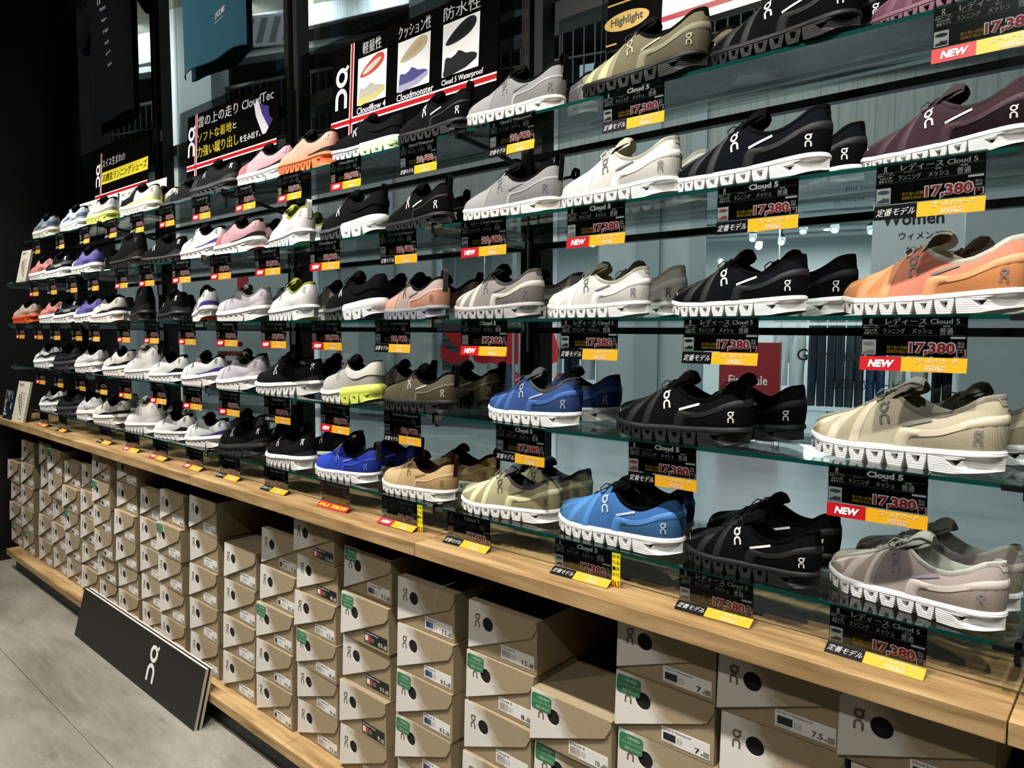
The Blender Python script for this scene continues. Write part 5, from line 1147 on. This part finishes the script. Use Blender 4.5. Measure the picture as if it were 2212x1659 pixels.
# ------------------------------------------------------------------ the mall beyond the window (local frame s, d, z of the facade)
FR = (0, 0, TH); FO = FA(0, 0, 0)
PW = mottled('mall_painted_wall', ('#8c9a9b', '#96a3a4', '#9daaab'), .8, .6, bump=.02); PW2 = mottled('mall_grey_column', ('#7d8b8e', '#869497'), .6, .6, bump=.02)
def boardmat(name, a, b_, sc_):
    m, nt, b = newmat(name); tc = N(nt, 'ShaderNodeTexCoord'); mp = N(nt, 'ShaderNodeMapping'); mp.inputs['Scale'].default_value = (sc_, 1, .35); L(nt, tc.outputs['Object'], mp.inputs[0])
    n = N(nt, 'ShaderNodeTexNoise', Scale=3, Detail=6, Roughness=.7); L(nt, mp.outputs[0], n.inputs['Vector'])
    w = N(nt, 'ShaderNodeTexWave', bands_direction='X', Scale=1.7, wave_profile='SAW', Distortion=.6); L(nt, tc.outputs['Object'], w.inputs['Vector'])
    r2 = N(nt, 'ShaderNodeMapRange'); r2.inputs['From Min'].default_value = .93; r2.inputs['From Max'].default_value = 1; L(nt, w.outputs['Fac'], r2.inputs['Value'])
    rp = N(nt, 'ShaderNodeValToRGB'); rp.color_ramp.elements[0].position = .3; rp.color_ramp.elements[1].position = .7; rp.color_ramp.elements[0].color = lin(a); rp.color_ramp.elements[1].color = lin(b_); L(nt, n.outputs['Fac'], rp.inputs[0])
    mx = N(nt, 'ShaderNodeMix', data_type='RGBA'); L(nt, r2.outputs[0], mx.inputs[0]); L(nt, rp.outputs[0], mx.inputs[6]); mx.inputs[7].default_value = tuple(.6*x for x in lin(a)[:3])+(1,)
    L(nt, mx.outputs[2], b.inputs['Base Color']); b.inputs['Roughness'].default_value = .8; return m
BC_ = boardmat('board_formed_concrete', '#78807f', '#929a98', 5); STR_ = boardmat('grained_fascia', '#8f979a', '#b9c0c2', 22)
WHW = plain('#c9cecd', .6); FLM = mottled('mall_floor_stone', ('#7f8c90', '#8f9b9f', '#9aa5a8'), .7, .28, (1, 3, 1), bump=.02)
fm = MB(); fm.box(-16, 12, -9.0, 9, -.08, -.004)
cut = struct('floor', MB().box(-24, 14, 1.76, 20, -.09, -.006), FLM)
# lower facade: solid wall with two shop openings and a glazed door
segs = [(-15, -5.55), (-4.15, -3.08), (-.55, .62), (3.48, 7.5)]
w = MB()
for a, b in segs: w.box(a, b, 0, .3, 0, 3.1)
w.box(-5.55, -4.15, 0, .3, 2.37, 3.1); w.box(-3.08, -.55, 0, .3, 2.55, 3.1); w.box(.62, 3.48, 0, .3, 2.86, 3.1)
struct('wall_back', w, PW, FO, FR)
struct('trim_3', MB().box(-15, 7.5, -.03, 0, 0, .11), plain('#5c6769', .6), FO, FR)
struct('trim_4', MB().box(-15, 7.5, -.05, .02, 3.08, 3.16), plain('#6f7c7e', .6), FO, FR)
cw = MB(); cw.box(-15, 7.5, -.02, .3, 3.16, 4.2); struct('wall_back', cw, BC_, FO, FR)
struct('trim_5', MB().box(-15, 7.5, -.12, .32, 4.2, 4.34), plain('#7f8c8e', .6), FO, FR)
co_ = MB()
for s0, s1 in ((-9.3, -8.6), (-4.35, -3.7), (-.05, .25), (.62, .80)): co_.box(s0, s1, -.06, .02, .11, 4.2)
struct('trim_6', co_, PW2, FO, FR)
gc = MB(); gc.box(-7.95, -7.0, -.32, .05, 4.34, 9); gc.box(-3.3, -2.7, -.2, .2, 4.34, 9); struct('trim_7', gc, PW2, FO, FR)
# gallery above: dark opening with a railing, bright grained fascia, soffit
struct('wall_back', MB().box(-15, 7.5, 2.6, 2.7, 4.2, 6.1), plain('#0b0d0f', .7), FO, FR)
struct('ceiling', MB().box(-15, 7.5, .1, 2.7, 6.0, 6.06), plain('#0d0e10', .7), FO, FR)
FR2 = (0, 0, TB); FO2 = FB(0, 0, 0)
struct('wall_back', MB().box(-9, 6, 0, .2, 6.0, 6.62), STR_, FO2, FR2); struct('trim_8', MB().box(-9, 6, -.06, .2, 5.9, 6.0), plain('#aab2b3', .6), FO2, FR2)
struct('ceiling', MB().box(-9, 6, -3.2, .2, 6.6, 6.7), plain('#a59d8c', .7), FO2, FR2)
struct('wall_left', MB().box(-15.1, -15, -6, 3, 0, 8), PW2, FO, FR); struct('wall_right', MB().box(7.5, 7.6, -5.5, 8, 0, 8), PW, FO, FR)
rl = MB(); 
t = thing('gallery_railing', FO, FR, label='dark railing along the upper gallery beyond the window', cat='railing')
m = MB(); m.box(-14.8, 7.4, -.04, .02, 5.28, 5.33); m.box(-14.8, 7.4, -.03, .01, 4.40, 4.43); m.box(-14.8, 7.4, -.03, .01, 4.86, 4.88); obj('handrail', m, plain('#0a0b0c', .5), t)
m = MB()
for k in range(150): m.box(-14.7+.148*k, -14.682+.148*k, -.02, -.002, 4.34, 5.28)
o = obj('bars', m, plain('#0a0b0c', .5), t); o['kind'] = 'stuff'
m = MB()
for k in range(18):
    x = .2+.42*k-2.0; m.box(x, x+.26, 2.55, 2.59, 5.45, 5.72)
o = obj('clerestory_lights', m, emis('#b9d4e6', .5), t)
for k, (x, y) in enumerate(DLT):
    o = obj('downlight', MB().cyl((0, 0, 0), .06, .02, 20), emis('#f2fbff', 9), loc=(x, y, 6.578)); tag(o, 'round downlight in the gallery soffit, %s from the left' % ORD[k], 'downlight', 'gallery downlights')
t = thing('direction_board', (-.55, 4.5, 0), (0, 0, radians(30)), label='white board with grey slanted stripes hanging right of the teal shirt', cat='sign')
obj('panel', MB().box(-1.75, -1.0, 0, .03, 4.13, 4.42), plain('#aeb9bd', .6), t); m = MB()
for k in range(5): m.add([(-1.72+.14*k+q, -.002, z) for q, z in ((0, 4.16), (.07, 4.16), (.14, 4.39), (.07, 4.39))], [(0, 1, 2, 3)])
obj('stripes', m.mesh('stripes', 0), plain('#5f6b72', .6), t); m = MB(); m.tube([(-1.7, .015, 4.4), (-1.7, .015, 6.6)], .012, 6); m.tube([(-1.05, .015, 4.4), (-1.05, .015, 6.6)], .012, 6); obj('suspension_rods', m, plain('#4a5052', .5), t)
# shop interior
inn = MB(); inn.box(-6.0, 7.4, 4.6, 4.7, 0, 3.0); struct('wall_back', inn, WHW, FO, FR)
struct('ceiling', MB().box(-6.0, 7.4, .3, 4.7, 2.98, 3.05), plain('#c3c9c9', .7), FO, FR)
struct('wall_left', MB().box(-6.1, -6.0, .3, 4.7, 0, 3), WHW, FO, FR)
stp = MB()
for k in range(5): stp.box(-5.5, 7.0, .8+.75*k, .95+.75*k, 2.955, 2.98)
struct('trim_9', stp, plain('#9aa3a4', .6), FO, FR)
GL2 = glassy('shop_glass', (.9, .94, .95, 1), .6)
struct('window_7', MB().box(-3.08, -.55, .1, .108, 0, 2.55), GL2, FO, FR); struct('window_8', MB().box(.62, 3.48, .1, .108, 0, 2.86), GL2, FO, FR); struct('door_1', MB().box(-5.55, -4.15, .1, .108, 0, 2.37), GL2, FO, FR)
fr_ = MB()
for s in (-5.55, -4.87, -4.2): fr_.box(s, s+.05, .07, .13, 0, 2.37)
fr_.box(-5.55, -4.15, .07, .13, 2.32, 2.37)
for s in (-3.08, -1.82, -.59): fr_.box(s, s+.035, .07, .13, 0, 2.55)
struct('trim_10', fr_, plain('#7d898b', .5), FO, FR)
# lettering on the shop glass
def wall_text(name, label, parts, mat, d=-.012, cat='lettering'):
    m = MB()
    for tx, x0, x1, y0, y1, bold in parts: put(m, tx, x0, x1, y0, y1, 0, lambda x, y, q: (x, d, y), bold=bold)
    o = obj(name, m.mesh(name, 0), mat, loc=FO, rot=FR); return tag(o, label, cat)
wall_text('window_lettering', 'big red sale lettering on the shop glass across the corridor', [('Sale', -3.0, -1.12, .90, 1.62, .035), ('% off', -1.86, -.95, .60, .80, .02)], plain('#a3121d', .4), .09)
o = obj('direction_sign', MB().box(2.60, 3.47, .02, .06, 1.2, 2.80), plain('#bcc6c6', .6), loc=FO, rot=FR); tag(o, 'pale sign panel with department names at the shop entrance', 'sign')
wall_text('sign_lettering', 'black department lettering with the words Women and Men', [('Women', 2.69, 3.28, 2.53, 2.67, .02), ('ウィメンズ', 2.86, 3.27, 2.37, 2.46, .012), ('Men', 2.94, 3.30, 2.15, 2.29, .02)], plain('#15181a', .6), .016)
wall_text('glass_lettering', 'black lettering about garment collecting on the shop glass', [('Garment', 1.86, 2.52, 1.04, 1.18, .015), ('古着回収サービス', 2.20, 3.05, .72, .84, .01), ('Monday - Sunday', 2.2, 2.9, .40, .46, .0), ('月曜日 - 日曜日', 2.75, 3.2, .46, .52, 0), ('hm.com', 2.32, 2.62, .27, .33, 0)], plain('#15181a', .6), .092)
t = thing('sale_poster', FA(1.05, -.25, 0), FR, label='red poster stand with final sale lettering at the shop entrance', cat='poster')
obj('panel', MB().box(0, .66, 0, .03, .05, 1.25), plain('#8b1523', .5), t); m = MB(); put(m, 'Final Sale', .10, .53, .76, .87, 0, d=.002, bold=.01); put(m, '最大', .18, .40, .55, .68, 0, d=.002, bold=.02); put(m, 'off', .34, .56, .36, .48, 0, d=.002, bold=.02); obj('lettering', m, plain('#e8dada', .6), t)
fr2 = MB(); fr2.box(-.012, 0, -.004, .034, 0, 1.26); fr2.box(.66, .672, -.004, .034, 0, 1.26); obj('frame', fr2, plain('#6d5a40', .5), t)
# clothes racks
def rack(s, d, w, h, label, rz=0.0):
    t = thing('garment_rail', FA(s, d, 0), (0, 0, TH+rz), label=label, cat='clothes rail', group='clothes rails in the shop'); m = MB()
    m.tube([(0, 0, h), (w, 0, h)], .014, 8); m.tube([(.04, 0, h), (.04, 0, 2.98)], .010, 8); m.tube([(w-.04, 0, h), (w-.04, 0, 2.98)], .010, 8); obj('rail', m, plain('#b9c0c0', .3, .8), t)
    return t
def garment(s, d, z1, w, l, col, label, legs, name, k, rz=0.0):
    t = thing(name, FA(s, d, z1), (0, 0, TH+rz), label=label, cat='trousers' if legs else 'top', group='clothes on the shop racks'); n = 14; m = MB(); rr = random.Random(k)
    def fold(u, v): return .035+.018*sin(u*14+k)*(1-v*.3)+.01*sin(u*31+2*k)
    if legs:
        for sg in (-1, 1):
            rows = []
            for j in range(9):
                v = j/8; cx = sg*w*(.22+.06*v); hw = w*(.30-.06*v) if v > .3 else w*.27
                rows.append([(cx+hw*cos(q), (.10+.03*sin(3*q+k))*sin(q)+.012*sin(q*4+v*3), -v*l) for q in [2*pi*i/18 for i in range(18)]])
            m.grid(rows, wrap=True)
        obj('cloth', m.mesh('cloth', 60), fabric(col, 2.5), t); b = MB().box(-w*.5, w*.5, -.045, .045, -.05, .0); obj('waistband', bevel(obj('waistband', b, plain(col, .8), t), .01).data, plain(col, .8), t) if False else obj('waistband', b, plain(col, .8), t)
    else:
        rows = []
        for j in range(9):
            v = j/8; hw = w*(.30+.20*min(1, v*3)); rows.append([(hw*cos(q), (.07+.02*sin(4*q+k))*sin(q)+.02*sin(q*5+v*4), -v*l+.05*(1-v)*cos(q)**2*-1) for q in [2*pi*i/20 for i in range(20)]])
        m.grid(rows, wrap=True); obj('cloth', m.mesh('cloth', 60), fabric(col, 2.5), t)
        for sg in (-1, 1):
            a = MB(); a.tube([(sg*w*.38, 0, -.06), (sg*w*.44, 0, -.28), (sg*w*.42, .02, -.62*min(1, l))], [.03, .03, .025], 10); obj('sleeve', a.mesh('sleeve', 60), fabric(col, 2.5), t)
    hk = MB(); hk.tube([(0, 0, -.03), (0, 0, .055), (.02, 0, .075)], .004, 6); obj('hanger_hook', hk, plain('#b9c0c0', .3, .8), t)
    return t
rack(1.40, 2.0, 2.25, 1.545, 'chrome clothes rail with trousers and pale tops behind the red poster')
G = [(1.50, '#d9dcda', 0, 'white jacket hanging behind the red poster'), (1.72, '#dfe2e0', 0, 'white jacket next to the jeans skirt'), (1.98, '#35404a', 1, 'dark grey trousers, left pair on the rack'), (2.22, '#3b434a', 1, 'dark grey trousers, middle pair on the rack'), (2.46, '#40484d', 1, 'dark grey trousers, right pair on the rack'), (2.72, '#35506e', 1, 'blue jeans at the rack right of the dark trousers'), (2.98, '#c9c9bd', 0, 'cream top hanging right of the jeans'), (3.24, '#c4c6bc', 0, 'cream top nearest the rack end'), (3.50, '#1c2128', 1, 'black trousers at the rack end')]
for k, (s, col, lg_, lab) in enumerate(G): garment(s, 2.0, 1.46, .225 if lg_ else .20, 1.12 if lg_ else .85, col, lab, lg_, 'trousers' if lg_ else 'jacket', k)
rack(-3.0, 1.4, 2.3, 1.625, 'clothes rail behind the red sale lettering')
for k in range(8): garment(-2.8+.27*k, 1.4, 1.54, .22, 1.15 if k % 2 else .9, ['#c9cfd2', '#2c4a6d', '#aeb6ba', '#35567c', '#e0e2e0', '#27313c', '#d8d8d4', '#3c5f88'][k], '%s behind the red sale lettering, %s from the left' % (['pale top', 'blue jeans', 'grey top', 'blue jeans', 'white top', 'black trousers', 'white top', 'light blue jeans'][k], ORD[k]), k % 2, 'trousers' if k % 2 else 'jacket', 20+k)
t = thing('jersey', FA(-2.95, .45, 1.52), (0, 0, TH), label='grey top with black stripes showing through the sale letter', cat='top'); m = MB()
rows = []
for j in range(9): v = j/8; rows.append([(.24*cos(q)*(.7+.3*min(1, 3*v)), .08*sin(q), -v*.75) for q in [2*pi*i/20 for i in range(20)]])
m.grid(rows, wrap=True); obj('cloth', m.mesh('cloth', 60), fabric('#9aa09e', 2.5), t)
for k in range(7): s_ = MB(); q_ = .10+.095*k; s_.grid([[(.243*cos(q)*(.7+.3*min(1, 3*q_/.75)), .083*sin(q), -q_-z_) for z_ in (0, .022)] for q in [2*pi*i/20 for i in range(21)]]); obj('stripe', s_.mesh('stripe', 60), plain('#14171a', .8), t)
hk = MB(); hk.tube([(0, 0, -.02), (0, 0, 1.03)], .004, 6); obj('hanger_cord', hk, plain('#b9c0c0', .4), t)
t = thing('jersey', FA(-6.7, -.35, 1.25), (0, 0, TH), label='dark red and white striped shirt on a stand near the left glass', cat='top'); m = MB(); R2 = MB()
for k in range(10):
    rows = [[(.26*cos(q), .10*sin(q), -(k+j)*.075) for q in [2*pi*i/20 for i in range(20)]] for j in (0, 1)]; (m if k % 2 else R2).grid(rows, wrap=True)
obj('cloth', m.mesh('cloth', 60), fabric('#6d1a22', 2.5), t); obj('stripes', R2.mesh('stripes', 60), fabric('#b9bdbc', 2.5), t); st_ = MB(); st_.tube([(0, 0, -1.25), (0, 0, .1)], .02, 8); st_.cyl((0, 0, -1.25), .18, .02, 20); obj('stand', st_, plain('#23262a', .5), t)
# shop ceiling spots and corridor signs
SP = [(1.0, 2.6, 0), (1.35, 3.2, 1), (1.75, 2.0, 0), (2.15, 2.0, 1), (2.6, 2.4, 0), (1.2, 1.4, 1), (2.9, 3.4, 1), (.95, 3.7, 1), (-1.4, 2.2, 1), (-2.4, 2.6, 0), (-4.8, 2.0, 1), (-4.5, 3.0, 0)]
for k, (s, d, on) in enumerate(SP):
    t = thing('ceiling_spotlight', FA(s, d, 2.955), (0, 0, TH), label='small track spotlight on the shop ceiling beyond the window, %s of twelve' % ORD[k], cat='spotlight', group='shop ceiling spotlights')
    m = MB(); m.tube([(0, 0, 0), (0, 0, -.10)], .012, 6); m.tube([(0, .05, -.10), (0, -.06, -.20)], [.05, .062], 14); obj('housing', m, plain('#46605f' if k < 5 else '#d5d9d8', .5), t)
    m = MB(); m.tube([(0, -.059, -.1985), (0, -.066, -.2065)], .048, 14); obj('lens', m, emis('#fdfdf8', 7 if on else .5), t)
for k, (s, d) in enumerate(((1.1, 2.9), (2.0, 3.6), (1.6, 1.5), (2.7, 2.9), (-1.9, 1.8), (-5.0, 2.6), (-4.6, 1.4))):
    o = obj('ceiling_downlight', MB().cyl((0, 0, -.012), .07, .012, 18), emis('#ffffff', 8), loc=FA(s, d, 2.98)); tag(o, 'round downlight in the shop ceiling beyond the window, %s of seven' % ORD[k], 'downlight', 'shop ceiling downlights')
o = obj('hanging_sign', MB().box(0, .22, 0, .02, 1.98, 2.24), plain('#a3202c', .5), loc=FA(-6.35, -.5, 0), rot=FR); tag(o, 'small red sign on the corridor wall, left of the door', 'sign')
